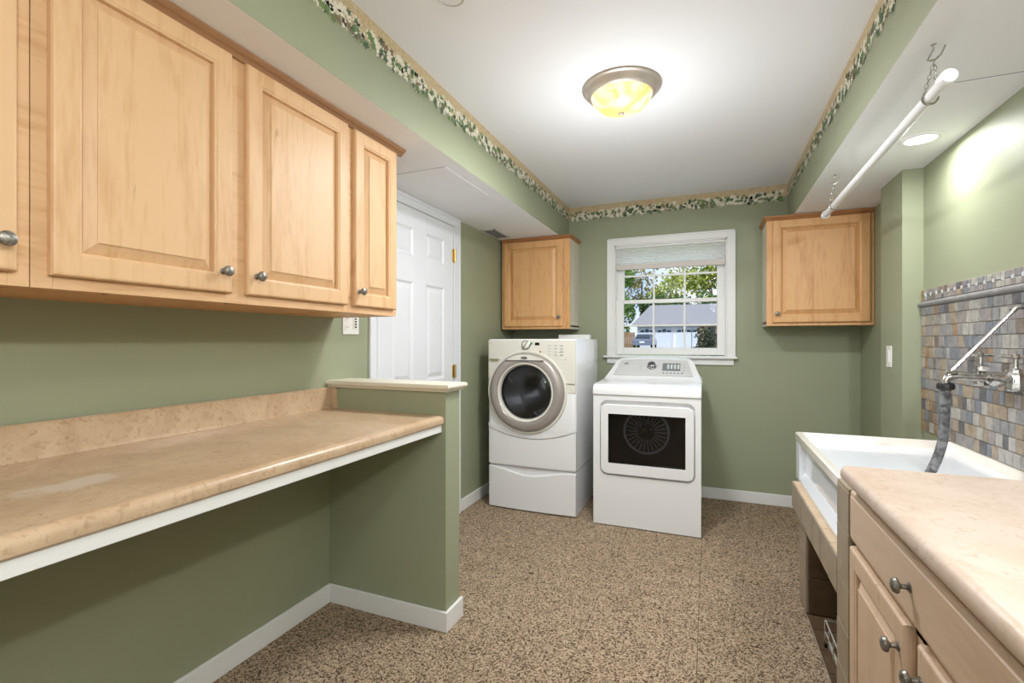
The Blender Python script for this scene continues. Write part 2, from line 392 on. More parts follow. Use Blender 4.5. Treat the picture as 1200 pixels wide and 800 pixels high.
# carpet tiles on a floor slab
fl = struct('floor', bx(XL, XR, YB, YF, -.06, -.012), grout, label='floor of mottled brown carpet tiles with stone tile under the sink')
P = .457
cache = {}
def cut_tile(x0, x1, y0, y1):
    w, h = round(x1 - x0, 4), round(y1 - y0, 4)
    if (w, h) not in cache:
        bm = nb(); g = .0004
        loft(bm, [[(-w / 2 + i, -h / 2 + i, z), (w / 2 - i, -h / 2 + i, z), (w / 2 - i, h / 2 - i, z), (-w / 2 + i, h / 2 - i, z)] for i, z in ((g, -.012), (g, -.002), (g + .0012, 0))])
        me = bpy.data.meshes.new('carpet_tile'); bm.to_mesh(me); bm.free(); me.materials.append(carpet_m); cache[(w, h)] = me
    o = bpy.data.objects.new('carpet_tile', cache[(w, h)]); col.objects.link(o); o.parent = fl
    o.location = ((x0 + x1) / 2, (y0 + y1) / 2, random.uniform(-.0006, .0004))
xs = [.414]
while xs[-1] - P > XL: xs.append(xs[-1] - P)
xs.append(XL)
ys = [2.35]
while ys[0] - P > YB: ys.insert(0, ys[0] - P)
ys.insert(0, YB)
while ys[-1] + P < YF: ys.append(ys[-1] + P)
ys.append(YF)
for a, b in zip(xs, xs[1:]):
    for c, d in zip(ys, ys[1:]):
        cut_tile(b, a, c, d)
for c, d in zip(ys, ys[1:]):          # beyond the sink pier the carpet runs to the right wall
    if d > 2.9: cut_tile(.414, XR, max(c, 2.745), d)
# stone floor tiles under the sink
for i in range(6):
    for j in range(8):
        x0, y0 = .418 + i * .1, 2.735 - (j + 1) * .152
        if x0 > 1: continue
        bm = bx(x0 + .0015, min(x0 + .0985, 1.009), y0 + .0015, y0 + .150, -.012, -.003 + random.uniform(-.0008, .0006))
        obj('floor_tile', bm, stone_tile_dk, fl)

# baseboards
def base(name, x0, x1, y0, y1, label, cap=None):
    struct(name, bx(x0, x1, y0, y1, -.001, .086), white_trim, label=label, bevel=.004)
bt = .014
HY0, HY1, HX = 1.80, 1.922, -1.052
base('baseboard_left', XL, XL + bt, YB, HY0, 'white baseboard along the left wall under the desk')
base('baseboard_left_far', XL, XL + bt, 3.10, YF, 'white baseboard on the left wall beyond the door')
base('baseboard_far', XL + bt, XR, YF - bt, YF, 'white baseboard under the window')
struct('baseboard_halfwall', bx(XL + bt, HX + bt, HY0 - bt, HY0, -.001, .086), white_trim, label='white baseboard across the front of the half wall', bevel=.004)
struct('baseboard_halfwall_end', bx(HX, HX + bt, HY0, HY1 + bt, -.001, .086), white_trim, label='short white baseboard round the end of the half wall', bevel=.004)

# half wall with moulded cap
hw = struct('wall_half', bx(XL, HX, HY0, HY1, 0, 1.036), green, label='low green half wall at the end of the desk')
bm = nb()
pts = [(-.012, 1.032), (-.016, 1.040), (-.024, 1.044), (-.028, 1.050), (-.028, 1.058), (-.024, 1.064)]
lp = []
for o_, z in pts + [(0, 1.0645)]:
    e = -o_
    lp.append([(XL, HY0 - e, z), (HX + e, HY0 - e, z), (HX + e, HY1 + e, z), (XL, HY1 + e, z)])
loft(bm, lp, cap0=True, cap1=True)
obj('wall_cap', bm, cap_cream, hw, bevel=.0015, label='cream moulded cap')

# ------------------------------------------------------------------ ivy wallpaper border
def leaf_outline(s, ang, kind):
    pts = []
    lobes = [1, .45, .80, .42, .62, .35, .0, .35, .62, .42, .80, .45] if kind else [1, .5, .9, .4, .7, .3, .15, .3, .7, .4, .9, .5]
    for i, l in enumerate(lobes):
        a = ang + 2 * math.pi * i / len(lobes); l = max(l, .12)
        pts.append((s * l * math.cos(a), s * l * math.sin(a)))
    return pts
def border(n, o, d, nrm, length, label):
    o = Vector(o); d = Vector(d); nrm = Vector(nrm); up = Vector((0, 0, 1)); bm = nb()
    def pt(u, v, k): return bm.verts.new(o + d * u + up * v + nrm * k)
    # tan paper strip
    a = [(0, 2.345), (length, 2.352), (length, ZC), (0, ZC)]
    for k in (.0008,):
        bm.faces.new([pt(u, v, k) for u, v in a]).material_index = 0
    for cls in range(2):
        cnt = int(length * (190 if cls == 0 else 95))
        for i in range(cnt):
            s = random.uniform(.019, .027) if cls == 0 else random.uniform(.016, .026)
            u = random.uniform(s, length - s); v = random.uniform(2.330, 2.388) if cls == 0 else random.uniform(2.322, 2.392)
            if cls: mi = random.choice((2, 2, 3, 3, 4))
            else: mi = 1
            k = .0012 + cls * .0006 + (i % 7) * .00006
            c = pt(u, v, k); ol = [pt(u + p[0], v + p[1], k) for p in leaf_outline(s, random.uniform(0, 6.28), cls)]
            for q in range(len(ol)): bm.faces.new((c, ol[q], ol[(q + 1) % len(ol)])).material_index = mi
        if cls == 1:      # thin hanging tendrils under the leaves
            for i in range(int(length * 30)):
                u = random.uniform(.02, length - .02); v = 2.325; w = random.uniform(-.01, .01); q = random.uniform(.008, .022)
                bm.faces.new((pt(u, v, .001), pt(u + .002, v, .001), pt(u + w, v - q, .001))).material_index = 2
    obj_ = struct('trim_%d' % n, bm, [tan_paper, cream_paper, leaf_a, leaf_b, leaf_c], label=label)
    return obj_
border(1, (SL, YB, 0), (0, 1, 0), (1, 0, 0), YF - YB, 'ivy leaf wallpaper border along the left soffit')
border(2, (SR, YB, 0), (0, 1, 0), (-1, 0, 0), YF - YB, 'ivy leaf wallpaper border along the right soffit')
border(3, (SL, YF, 0), (1, 0, 0), (0, -1, 0), SR - SL, 'ivy leaf wallpaper border across the far wall')

# ------------------------------------------------------------------ window
win = struct('window_1', (lambda b: (box(b, WX0, WX0 + .014, YF - .001, YF + T, WZ0, WZ1), box(b, WX1 - .014, WX1, YF - .001, YF + T, WZ0, WZ1),
                                     box(b, WX0, WX1, YF - .001, YF + T, WZ1 - .014, WZ1), box(b, WX0, WX1, YF + .02, YF + T, WZ0, WZ0 + .014), b)[-1])(nb()), white_trim,
             label='white double hung window with divided panes and half raised shade')
def casing(bm, x0, x1, z0, z1, w, y, t):
    box(bm, x0 - w, x0, y - t, y, z0, z1 + w); box(bm, x1, x1 + w, y - t, y, z0, z1 + w); box(bm, x0, x1, y - t, y, z1, z1 + w)
    e = .014
    box(bm, x0 - w, x0 - w + e, y - t - .008, y - t, z0, z1 + w); box(bm, x1 + w - e, x1 + w, y - t - .008, y - t, z0, z1 + w)
    box(bm, x0 - w, x1 + w, y - t - .008, y - t, z1 + w - e, z1 + w)
bm = nb(); casing(bm, WX0 + .004, WX1 - .004, WZ0 + .01, WZ1 - .004, .060, YF, .014)
obj('window_casing', bm, white_trim, win, bevel=.003)
obj('window_sill', bx(-.842, .204, YF - .045, YF + .03, 1.112, 1.130), white_trim, win, bevel=.005)
obj('window_apron', bx(-.815, .180, YF - .016, YF, 1.062, 1.112), white_trim, win, bevel=.004)
def sash(name, x0, x1, z0, z1, y, st, rb, rt):
    bm = nb(); d = .03
    box(bm, x0, x0 + st, y, y + d, z0, z1); box(bm, x1 - st, x1, y, y + d, z0, z1)
    box(bm, x0 + st, x1 - st, y, y + d, z0, z0 + rb); box(bm, x0 + st, x1 - st, y, y + d, z1 - rt, z1)
    s = obj(name, bm, white_trim, win, bevel=.003)
    gx0, gx1, gz0, gz1 = x0 + st, x1 - st, z0 + rb, z1 - rt
    for i in (1, 2):
        x = gx0 + (gx1 - gx0) * i / 3
        obj('muntin', bx(x - .008, x + .008, y + .008, y + .024, gz0, gz1), white_trim, s, bevel=.002)
    z = (gz0 + gz1) / 2
    obj('muntin', bx(gx0, gx1, y + .009, y + .023, z - .008, z + .008), white_trim, s, bevel=.002)
    for i in range(3):
        for j in range(2):
            xa = gx0 + (gx1 - gx0) * i / 3 + .006; xb = gx0 + (gx1 - gx0) * (i + 1) / 3 - .006
            za = gz0 + (gz1 - gz0) * j / 2 + .006; zb = gz0 + (gz1 - gz0) * (j + 1) / 2 - .006
            obj('pane', bx(xa, xb, y + .014, y + .017, za, zb), pane_glass, s)
sash('lower_sash', -.742, .122, 1.140, 1.605, YF + .035, .062, .058, .032)
sash('upper_sash', -.742, .122, 1.575, 2.058, YF + .070, .062, .032, .040)
bm = nb()
box(bm, -.742, -.735, YF + .028, YF + .1, 1.13, 2.06); box(bm, .115, .122, YF + .028, YF + .1, 1.13, 2.06)
obj('jamb_liner', bm, white_trim, win)
_nt = shade_m.node_tree; _tr = _nt.nodes.new('ShaderNodeBsdfTranslucent'); _tr.inputs['Color'].default_value = srgb(252, 252, 252); _mx = _nt.nodes.new('ShaderNodeMixShader'); _mx.inputs[0].default_value = .55
_nt.links.new(_nt.nodes['Principled BSDF'].outputs[0], _mx.inputs[1]); _nt.links.new(_tr.outputs[0], _mx.inputs[2]); _nt.links.new(_mx.outputs[0], _nt.nodes['Material Output'].inputs['Surface'])
sh = thing('window_shade', 'white pleated shade pulled halfway up with beige bottom rail', 'shade', (-.31, YF + .018, 1.87))
bm = nb(); n = 18; pv = []
for i in range(n + 1):
    z0 = 1.904 + i * .0080; yv = YF + (.014 if i % 2 else .026)
    pv.append((bm.verts.new((-.738, yv, z0)), bm.verts.new((.118, yv, z0))))
for p_, q_ in zip(pv, pv[1:]): bm.faces.new((p_[0], p_[1], q_[1], q_[0]))
obj('pleated_fabric', bm, shade_m, sh)
obj('bottom_rail', bx(-.740, .120, YF + .006, YF + .032, 1.862, 1.906), shade_rail, sh, bevel=.003)
obj('head_rail', bx(-.740, .120, YF + .006, YF + .033, 2.045, 2.060), white_trim, sh, bevel=.002)

# ------------------------------------------------------------------ interior door on the left wall
DY0, DY1, DZ = 2.142, 2.985, 2.065
dr = struct('door_1', bx(XL - .02, XL + .004, DY0 - .012, DY1 + .012, 0, DZ + .012), white_trim, label='white six panel door beyond the half wall')
cw = .062
for a, b in ((DY0 - cw, DY0 - .006), (DY1 + .006, DY1 + cw + .03)):
    obj('door_casing', bx(XL, XL + .018, a, b, 0, DZ + .006), door_white, dr, bevel=.004)
obj('door_casing', bx(XL, XL + .018, DY0 - cw, DY1 + cw + .03, DZ + .006, ZS - .001), door_white, dr, bevel=.004)
obj('casing_bead', bx(XL + .018, XL + .024, DY1 + cw + .012, DY1 + cw + .03, 0, ZS - .02), door_white, dr, bevel=.002)
obj('casing_bead', bx(XL + .018, XL + .024, DY0 - cw, DY1 + cw + .03, ZS - .02, ZS - .001), door_white, dr, bevel=.002)
slab = nb()
XD = XL + .006
dpan = []
for ya, yb in ((2.262, 2.485), (2.632, 2.855)):
    for za, zb in ((1.775, 1.945), (1.0, 1.615), (.22, .86)): dpan.append((ya, yb, za, zb))
# slab face with recessed panels: stiles and rails as boxes, panels lofted
yy = [DY0, 2.262, 2.485, 2.632, 2.855, DY1]; zz = [.01, .22, .86, 1.0, 1.615, 1.775, 1.945, DZ]
for i in (0, 2, 4): box(slab, XL + .004, XL + .014, yy[i], yy[i + 1], .01, DZ)
for i in (0, 2, 4, 6):
    for j in (1, 3): box(slab, XL + .004, XL + .014, yy[j], yy[j + 1], zz[i], zz[i + 1])
sl = obj('door_slab', slab, door_white, dr, bevel=.0015)
for ya, yb, za, zb in dpan:
    bm = nb()
    loft(bm, [[(XL + x, ya + i, za + i), (XL + x, yb - i, za + i), (XL + x, yb - i, zb - i), (XL + x, ya + i, zb - i)] for i, x in ((0, .0135), (.012, .005), (.022, .005), (.045, .012))])
    obj('door_panel', bm, door_white, sl)
for z in (1.86, 1.04, .22):
    bm = nb(); lathe(bm, [(0, -.052), (.004, -.05), (.0045, -.046), (.0075, -.044), (.0075, .044), (.0045, .046), (.004, .05), (0, .052)], (XL + .026, DY1 + .002, z), seg=12)
    box(bm, XL + .012, XL + .018, DY1 - .02, DY1 + .016, z - .044, z + .044)
    obj('hinge', bm, brass, dr, smooth=True)

# ------------------------------------------------------------------ cabinets
def frame_map(kind, plane):
    """(u, v, w) -> world; u runs along the face, v up, w out of the face"""
    if kind == 'L': return lambda u, v, w: (plane + w, u, v)          # faces +x
    if kind == 'R': return lambda u, v, w: (plane - w, u, v)          # faces -x
    return lambda u, v, w: (u, plane - w, v)                          # faces -y
def rect_rings(F, u0, u1, v0, v1, rings): return [[F(u0 + i, v0 + i, w), F(u1 - i, v0 + i, w), F(u1 - i, v1 - i, w), F(u0 + i, v1 - i, w)] for i, w in rings]
def knob(F, u, v, w0, parent, r=.0155):
    a = Vector(F(0, 0, 1)) - Vector(F(0, 0, 0)); bm = nb()
    lathe(bm, [(r * .62, 0), (r * .62, .002), (r * .34, .005), (r * .30, .014), (r * .5, .017), (r * .95, .020), (r, .0235), (r * .86, .0285), (r * .45, .0315), (0, .032)], F(u, v, w0), a, 20)
    obj('knob', bm, pewter, parent, smooth=True, label='pewter grey round knob')
def cab_door(F, u0, u1, v0, v1, parent, m1, m2, kn=None, st=.056, t=.020):
    bm = nb()
    loft(bm, rect_rings(F, u0, u1, v0, v1, [(0, .001), (0, t - .006), (.003, t - .001), (.007, t), (st - .008, t), (st - .006, t - .002), (st - .001, t - .004), (st, t - .006), (st + .0005, t - .016)]), cap0=True, cap1=False)
    d = obj('door', bm, m1, parent)
    bm = nb(); s2 = st - .002
    loft(bm, rect_rings(F, u0, u1, v0, v1, [(s2, t - .0165), (s2 + .004, t - .0165), (s2 + .030, t - .0035), (s2 + .0305, t - .001), (s2 + .033, t - .0005)]), cap0=False, cap1=True)
    obj('raised_panel', bm, m2, d)
    if kn: knob(F, kn[0], kn[1], t, d)
    return d
def face_frame(F, u0, u1, v0, v1, opens, parent, m, t=.019):
    """frame around the openings, as separate stiles and rails joined in one mesh"""
    bm = nb()
    def B(a, b, c, d):
        p = Vector(F(a, c, -t)); q = Vector(F(b, d, 0))
        box(bm, min(p.x, q.x), max(p.x, q.x), min(p.y, q.y), max(p.y, q.y), min(p.z, q.z), max(p.z, q.z))
    us = [u0] + [e for o in opens for e in o] + [u1]
    for a, b in zip(us[::2], us[1::2]): B(a, b, v0, v1)
    for a, b in opens: B(a, b, v0, v0 + .038); B(a, b, v1 - .045, v1)
    return obj('face_frame', bm, m, parent, bevel=.001)

# left wall cabinets
XF = -1.330
def left_cab(y0, y1, doors, label):
    c = thing('wall_cabinet', label, 'cabinet', (XL, (y0 + y1) / 2, 1.365), 'maple wall cabinets over the desk')
    F = frame_map('L', XF)
    bm = nb()
    box(bm, XL + .001, XF - .019, y0, y0 + .014, 1.365, ZS - .001); box(bm, XL + .001, XF - .019, y1 - .014, y1, 1.365, ZS - .001)
    box(bm, XL + .001, XF - .019, y0 + .014, y1 - .014, 1.3665, 1.380); box(bm, XL + .001, XF - .019, y0 + .014, y1 - .014, ZS - .015, ZS - .001)
    box(bm, XL + .001, XL + .016, y0 + .014, y1 - .014, 1.365, ZS - .001)
    obj('body', bm, maple_far, c)
    face_frame(F, y0, y1, 1.365, 2.112, [(a + .01, b - .01) for a, b, _ in doors], c, maple_h)
    for a, b, kn in doors: cab_door(F, a, b, 1.394, 2.106, c, maple, maple, kn)
    bm = nb()
    prism(bm, [(XF, 2.106), (XF + .010, 2.106), (XF + .014, 2.112), (XF + .018, 2.117), (XF + .026, 2.121), (XF + .034, 2.130), (XF + .036, ZS - .001), (XF, ZS - .001)], 'y', y0, y1 + (.0 if y1 < 1.6 else .03))
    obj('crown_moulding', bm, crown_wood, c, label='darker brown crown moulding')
    return c, F
def screws(c, y0, y1):
    for y in (y0, y1):
        bm = nb(); lathe(bm, [(.0065, 0), (.0065, .0015), (0, .002)], (XF - .035, y, 1.3665), (0, 0, -1), 10)
        obj('screw', bm, mark_dark, c)
c, F = left_cab(-.38, .546, [(-.350, .060, (.010, 1.455)), (.110, .521, (.496, 1.455))], 'maple wall cabinet over the desk nearest the viewer, cut by the left edge')
c, F = left_cab(.5475, 1.510, [(.575, 1.000, (.969, 1.455)), (1.050, 1.494, (1.081, 1.453))], 'wide maple wall cabinet with two raised panel doors over the desk')
screws(c, .70, 1.02)
c, F = left_cab(1.5115, 1.827, [(1.535, 1.808, (1.556, 1.452))], 'narrow single door maple wall cabinet at the far end over the desk')

# far corner cabinets
def far_cab(x0, x1, yfr, z0, dx0, dx1, kn, label, side_left):
    c = thing('wall_cabinet', label, 'cabinet', ((x0 + x1) / 2, YF, z0))
    F = frame_map('F', yfr)
    bm = nb()
    for a, b in ((x0, x0 + .014), (x1 - .014, x1)): box(bm, a, b, yfr + .019, YF - .001, z0, 2.117)
    box(bm, x0, x1, yfr + .019, YF - .001, z0 + .018, z0 + .03); box(bm, x0, x1, yfr + .019, YF - .001, 2.105, 2.117)
    obj('body', bm, ivory_side, c, label='pale laminate cabinet sides')
    face_frame(F, x0, x1, z0, 2.117, [(dx0 + .012, dx1 - .012)], c, maple_far)
    cab_door(F, dx0, dx1, z0 + .022, 2.100, c, maple_far, maple_far, kn, st=.058)
    bm = nb()
    s0 = -.014; 
    lp = [[(x0 - (e if side_left else 0), yfr - e, z), (x1 + (0 if side_left else e), yfr - e, z), (x1 + (0 if side_left else e), YF - .001, z), (x0 - (e if side_left else 0), YF - .001, z)]
          for e, z in ((.002, 2.104), (.006, 2.106), (.010, 2.114), (.018, 2.120), (.022, 2.126), (.022, 2.132))]
    loft(bm, lp, cap0=True, cap1=True)
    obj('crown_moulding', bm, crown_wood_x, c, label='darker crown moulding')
    return c
far_cab(-1.672, -1.062, 3.83, 1.355, -1.648, -1.118, (-1.146, 1.455), 'amber maple wall cabinet in the far left corner above the washer', False)
far_cab(.378, 1.009, 3.83, 1.360, .414, .985, (.443, 1.445), 'square maple wall cabinet right of the window', True)

# right base cabinet under the second worktop
XB = .392      # face frame plane; drawer and door fronts stand 2.2 cm proud
def base_cab(y0, y1, label):
    c = thing('base_cabinet', label, 'cabinet', (XB, (y0 + y1) / 2, 0))
    F = frame_map('R', XB)
    bm = nb()
    box(bm, XB + .019, XR - .002, y0, y0 + .016, .0, .859); box(bm, XB + .019, XR - .002, y1 - .016, y1, .0, .859)
    box(bm, XB + .019, XR - .002, y0 + .016, y1 - .016, .09, .105); box(bm, XB + .07, XB + .085, y0 + .016, y1 - .016, 0, .09)
    obj('body', bm, maple_base_v, c)
    mid = (y0 + y1) / 2 + .01
    bm = nb()
    for a, b in ((y0, y0 + .04), (mid - .035, mid + .035), (y1 - .04, y1)): box(bm, XB, XB + .019, a, b, .09, .859)
    for za, zb in ((.09, .12), (.655, .70), (.80, .859)): box(bm, XB, XB + .018, y0, y1, za, zb)
    obj('face_frame', bm, maple_base, c)
    d = nb()
    loft(d, rect_rings(F, y0 + .012, y1 - .012, .688, .826, [(0, .001), (0, .014), (.003, .018), (.006, .019), (.012, .0195), (.014, .022), (.016, .022)]), cap0=True)
    do = obj('drawer_front', d, maple_base, c)
    knob(F, (y0 + y1) / 2, .760, .022, do)
    cab_door(F, mid + .024, y1 - .012, .115, .668, c, maple_base_v, maple_base_v, (mid + .052, .606), t=.022)
    cab_door(F, y0 + .012, mid - .042, .115, .668, c, maple_base_v, maple_base_v, (mid - .062, .606), t=.022)
    return c
base_cab(.722, 1.642, 'pale maple base cabinet with drawer and two doors beside the sink')
base_cab(-.2, .7205, 'pale maple base cabinet nearest the viewer on the right, out of frame')
# right worktop
bm = nb()
prof = [(XR - .002, .862), (XR - .002, .900), (.362, .900), (.353, .898), (.347, .892), (.344, .884), (.344, .872), (.347, .864), (.353, .860), (.362, .860), (.362, .862)]
prism(bm, prof, 'y', -.2, 1.605)
wt = tag(obj('worktop', bm, base_lam, None, smooth=True), 'pale beige laminate worktop with rounded edge over the base cabinet, beside the sink', 'worktop')

# ------------------------------------------------------------------ left desk
bm = nb()
DZT = .930
prof = [(XL, DZT - .038), (XL, 1.028), (XL + .006, 1.032), (XL + .016, 1.032), (XL + .021, 1.027), (XL + .022, .945), (XL + .026, .934), (XL + .036, DZT), (-1.085, DZT), (-1.072, DZT - .002), (-1.062, DZT - .010), (-1.059, DZT - .020), (-1.060, DZT - .034), (-1.066, DZT - .040), (-1.08, DZT - .040), (-1.08, DZT - .038)]
prism(bm, prof, 'y', -.55, HY0 - .001)
dk = thing('desk_counter', 'long beige laminate desk counter with backsplash along the left wall', 'counter', (-1.38, .6, .86))
top = obj('countertop', bm, desk_lam, dk, smooth=True)
bm = nb(); prism(bm, [(XL + .022, .931), (XL + .022, 1.025), (XL + .028, 1.031), (-1.655, 1.031), (-1.645, 1.025), (-1.640, .931)], 'y', HY0 - .02, HY0 - .001)
obj('end_splash', bm, desk_lam, dk, bevel=.002)
obj('front_rail', bx(-1.088, -1.068, -.55, HY0 - .004, .858, .890), white_trim, dk, bevel=.002, label='white painted support rail')
obj('cleat', bx(-1.20, -1.09, HY0 - .018, HY0 - .001, .852, .868), raw_wood, dk, label='small unpainted wood cleat')

# ------------------------------------------------------------------ washer on pedestal
def front_bulge(x, x0, x1, amt): 
    t = (x - (x0 + x1) / 2) / ((x1 - x0) / 2); return amt * (1 - t * t)
WX, WXR, WY = -1.552, -.868, 3.285
def plan(x0, x1, yf, yb, r, amt, n=16):
    """plan outline with a gently bowed front and rounded front corners"""
    pts = []
    for k in range(n + 1):
        x = x0 + r + (x1 - x0 - 2 * r) * k / n
        pts.append((x, yf - front_bulge(x, x0, x1, amt) + front_bulge(x0 + r, x0, x1, amt)))
    for k in range(1, 6): a = R(-90 + 90 * k / 5); pts.append((x1 - r + r * math.cos(a), yf + r + r * math.sin(a)))
    pts += [(x1, yb), (x0, yb)]
    for k in range(0, 5): a = R(180 + 90 * k / 5); pts.append((x0 + r + r * math.cos(a), yf + r + r * math.sin(a)))
    return pts
wa = thing('washer', 'white front load washer on a drawer pedestal in the far left corner', 'washer', ((WX + WXR) / 2, 3.64, 0))
pl = plan(WX, WXR, WY, 3.99, .028, .012)
bm = nb()
loft(bm, [[(x, y, z) for x, y in pl] for z in (.605, 1.262)], cap0=True, cap1=False)
pl2 = plan(WX + .004, WXR - .004, WY + .004, 3.988, .028, .012)
loft(bm, [[(x, y, z) for x, y in pl] for z in (1.262,)] + [[(x, y, 1.268) for x, y in pl2]], cap1=True)
w_shell = obj('cabinet_shell', bm, [enamel], wa, smooth=True)
# lower front panel with curved top seam
def arc_panel(x0, x1, yf, zb, topf, thick, n=24):
    bm = nb(); A = []; B = []
    for k in range(n + 1):
        x = x0 + (x1 - x0) * k / n; y = yf - front_bulge(x, x0, x1, .012)
        A.append(((x, y, zb), (x, y, topf(x))))
    va = [(bm.verts.new(a), bm.verts.new(b)) for a, b in A]
    vb = [(bm.verts.new((a[0], a[1] + thick, a[2])), bm.verts.new((b[0], b[1] + thick, b[2]))) for a, b in A]
    for k in range(n):
        bm.faces.new((va[k][0], va[k + 1][0], va[k + 1][1], va[k][1])); bm.faces.new((vb[k][1], vb[k + 1][1], vb[k + 1][0], vb[k][0]))
        bm.faces.new((va[k][1], va[k + 1][1], vb[k + 1][1], vb[k][1])); bm.faces.new((va[k][0], vb[k][0], vb[k + 1][0], va[k + 1][0]))
    bm.faces.new((va[0][0], va[0][1], vb[0][1], vb[0][0])); bm.faces.new((va[-1][1], va[-1][0], vb[-1][0], vb[-1][1]))
    return bm
cxw = (WX + WXR) / 2
seam = lambda x: .608 - .070 * (1 - ((x - cxw) / .342) ** 2)
bm = nb(); loft(bm, [[(x, y, z) for x, y in plan(WX + .002, WXR - .002, WY + .012, 3.985, .02, .010)] for z in (.325, .606)], cap0=True, cap1=True)
obj('lower_shell', bm, enamel, wa, smooth=True)
obj('lower_panel', arc_panel(WX + .002, WXR - .002, WY + .010, .330, seam, .03), enamel, wa, bevel=.006)
bm = nb()   # upper fascia continuing down to the curved seam
n = 24
va = []
for k in range(n + 1):
    x = WX + .004 + (WXR - WX - .008) * k / n; y = WY + .004 - front_bulge(x, WX, WXR, .012)
    va.append((bm.verts.new((x, y, seam(x) + .004)), bm.verts.new((x, y, .64)), bm.verts.new((x, y + .03, .64)), bm.verts.new((x, y + .03, seam(x) + .004))))
for k in range(n):
    for q in range(4): bm.faces.new((va[k][q], va[k + 1][q], va[k + 1][(q + 1) % 4], va[k][(q + 1) % 4]))
obj('fascia_lip', bm, enamel, wa, smooth=True)
# control fascia
bm = arc_panel(WX + .003, WXR - .003, WY - .001, .88, lambda x: 1.262, .02)
cf = obj('control_fascia', bm, enamel_b, wa, bevel=.006, label='cream control fascia')
# round door
DC = (-1.237, WY - .004, .880)
bm = nb(); lathe(bm, [(.309, -.006), (.309, .006), (.305, .012), (.298, .014), (.291, .012), (.288, .006)], DC, (0, -1, 0), 72)
obj('door_surround', bm, enamel_b, wa, smooth=True)
bm = nb(); lathe(bm, [(.288, .0), (.286, .020), (.278, .034), (.262, .042), (.236, .046), (.222, .044), (.216, .038)], DC, (0, -1, 0), 72)
wd = obj('door', bm, ring_grey, wa, smooth=True, label='round grey door ring')
bm = nb(); lathe(bm, [(.2165, .040), (.212, .044), (.204, .040), (.196, .022), (.194, .010)], DC, (0, -1, 0), 72)
obj('inner_bezel', bm, enamel_b, wd, smooth=True)
bm = nb(); lathe(bm, [(.197, .018), (.185, .026), (.150, .036), (.09, .044), (.0, .048)], DC, (0, -1, 0), 64)
obj('door_glass', bm, smoked, wd, smooth=True)
for o_ in (w_shell, cf):
    cb_ = nb(); lathe(cb_, [(.214, -.40), (.214, .10)], DC, (0, -1, 0), 64, cap0=True, cap1=True); cut(o_, cb_)
# handle cap with emblem at the top of the ring
bm = nb()
o1 = []; o2 = []
for k in range(17):
    a = R(58 + 64 * k / 16); o1.append((DC[0] + .276 * math.cos(a), DC[2] + .276 * math.sin(a)))
zc = DC[2] + .276 * math.sin(R(58)) - .002
pts = o1 + [(DC[0] + .276 * math.cos(R(122)) + .0, zc), (DC[0] + .276 * math.cos(R(58)), zc)]
prism(bm, pts, 'y', DC[1] - .050, DC[1] - .03)
obj('handle_cap', bm, enamel_b, wd, bevel=.003)
bm = nb(); tube(bm, [(p[0], DC[1] - .050, p[1]) for p in ((DC[0] + .276 * math.cos(R(58)), zc), (DC[0] - .276 * math.cos(R(58)), zc))], .0025, 6)
obj('handle_gap', bm, mark_dark, wd)
bm = nb(); lathe(bm, [(.026, 0), (.026, .003), (.022, .005), (0, .005)], (DC[0], DC[1] - .050, DC[2] + .252), (0, -1, 0), 24)
for v in bm.verts: v.co.z = DC[2] + .252 + (v.co.z - DC[2] - .252) * .36
obj('emblem_plate', bm, steel, wd, smooth=True)
# drum seen through the glass
bm = nb(); lathe(bm, [(.212, -.03), (.212, -.37), (.08, -.385), (.0, -.36)], DC, (0, -1, 0), 48)
obj('drum', bm, steel, wd, smooth=True)
bm = nb(); lathe(bm, [(.2135, .03), (.2135, .0), (.200, -.012), (.196, -.03), (.206, -.05), (.211, -.05)], DC, (0, -1, 0), 48)
obj('door_gasket', bm, dark_in, wd, smooth=True)
for k in range(3):
    a = R(40 + 120 * k); bm = nb()
    c0 = Vector((DC[0] + .185 * math.cos(a), DC[1] + .09, DC[2] + .185 * math.sin(a))); tdir = Vector((-math.sin(a), 0, math.cos(a))); rd = Vector((math.cos(a), 0, math.sin(a)))
    loft(bm, [[c0 + tdir * .035 + Vector((0, y, 0)) + rd * .02, c0 - rd * .035 + Vector((0, y, 0)), c0 - tdir * .035 + Vector((0, y, 0)) + rd * .02] for y in (0, .22)], cap0=True)
    obj('drum_paddle', bm, steel, wd, bevel=.008)
# controls
FYc = WY - .014
bm = nb(); lathe(bm, [(.034, 0), (.034, .006), (.031, .008), (.031, .006)], (-1.237, FYc + .002, 1.224), (0, -1, 0), 32)
dl = obj('dial', bm, steel, cf, smooth=True)
bm = nb(); lathe(bm, [(.027, 0), (.025, .018), (.021, .021), (0, .022)], (-1.237, FYc + .002, 1.224), (0, -1, 0), 32, )
for f in list(bm.faces): pass
o = obj('dial_knob', bm, enamel_b, cf, smooth=True)
bm = nb(); box(bm, -.0022, .0022, -.001, .001, -.024, .024)
bmesh.ops.rotate(bm, verts=bm.verts, matrix=Matrix.Rotation(R(35), 3, 'Y'), cent=(0, 0, 0)); bmesh.ops.translate(bm, verts=bm.verts, vec=(-1.237, FYc - .0205, 1.224))
obj('dial_mark', bm, mark_dark, cf)
bm = nb(); lathe(bm, [(.009, 0), (.008, .007), (0, .008)], (-1.196, FYc + .002, 1.236), (0, -1, 0), 16); obj('start_button', bm, mark_green, cf, smooth=True)
obj('display', bx(-1.168, -1.134, FYc - .001, FYc + .01, 1.222, 1.242), black_gloss, cf, bevel=.001)
bm = nb(); lathe(bm, [(.008, 0), (.007, .005), (0, .006)], (-1.128, FYc + .004, 1.176), (0, -1, 0), 16); obj('stop_button', bm, mark_red, cf, smooth=True)
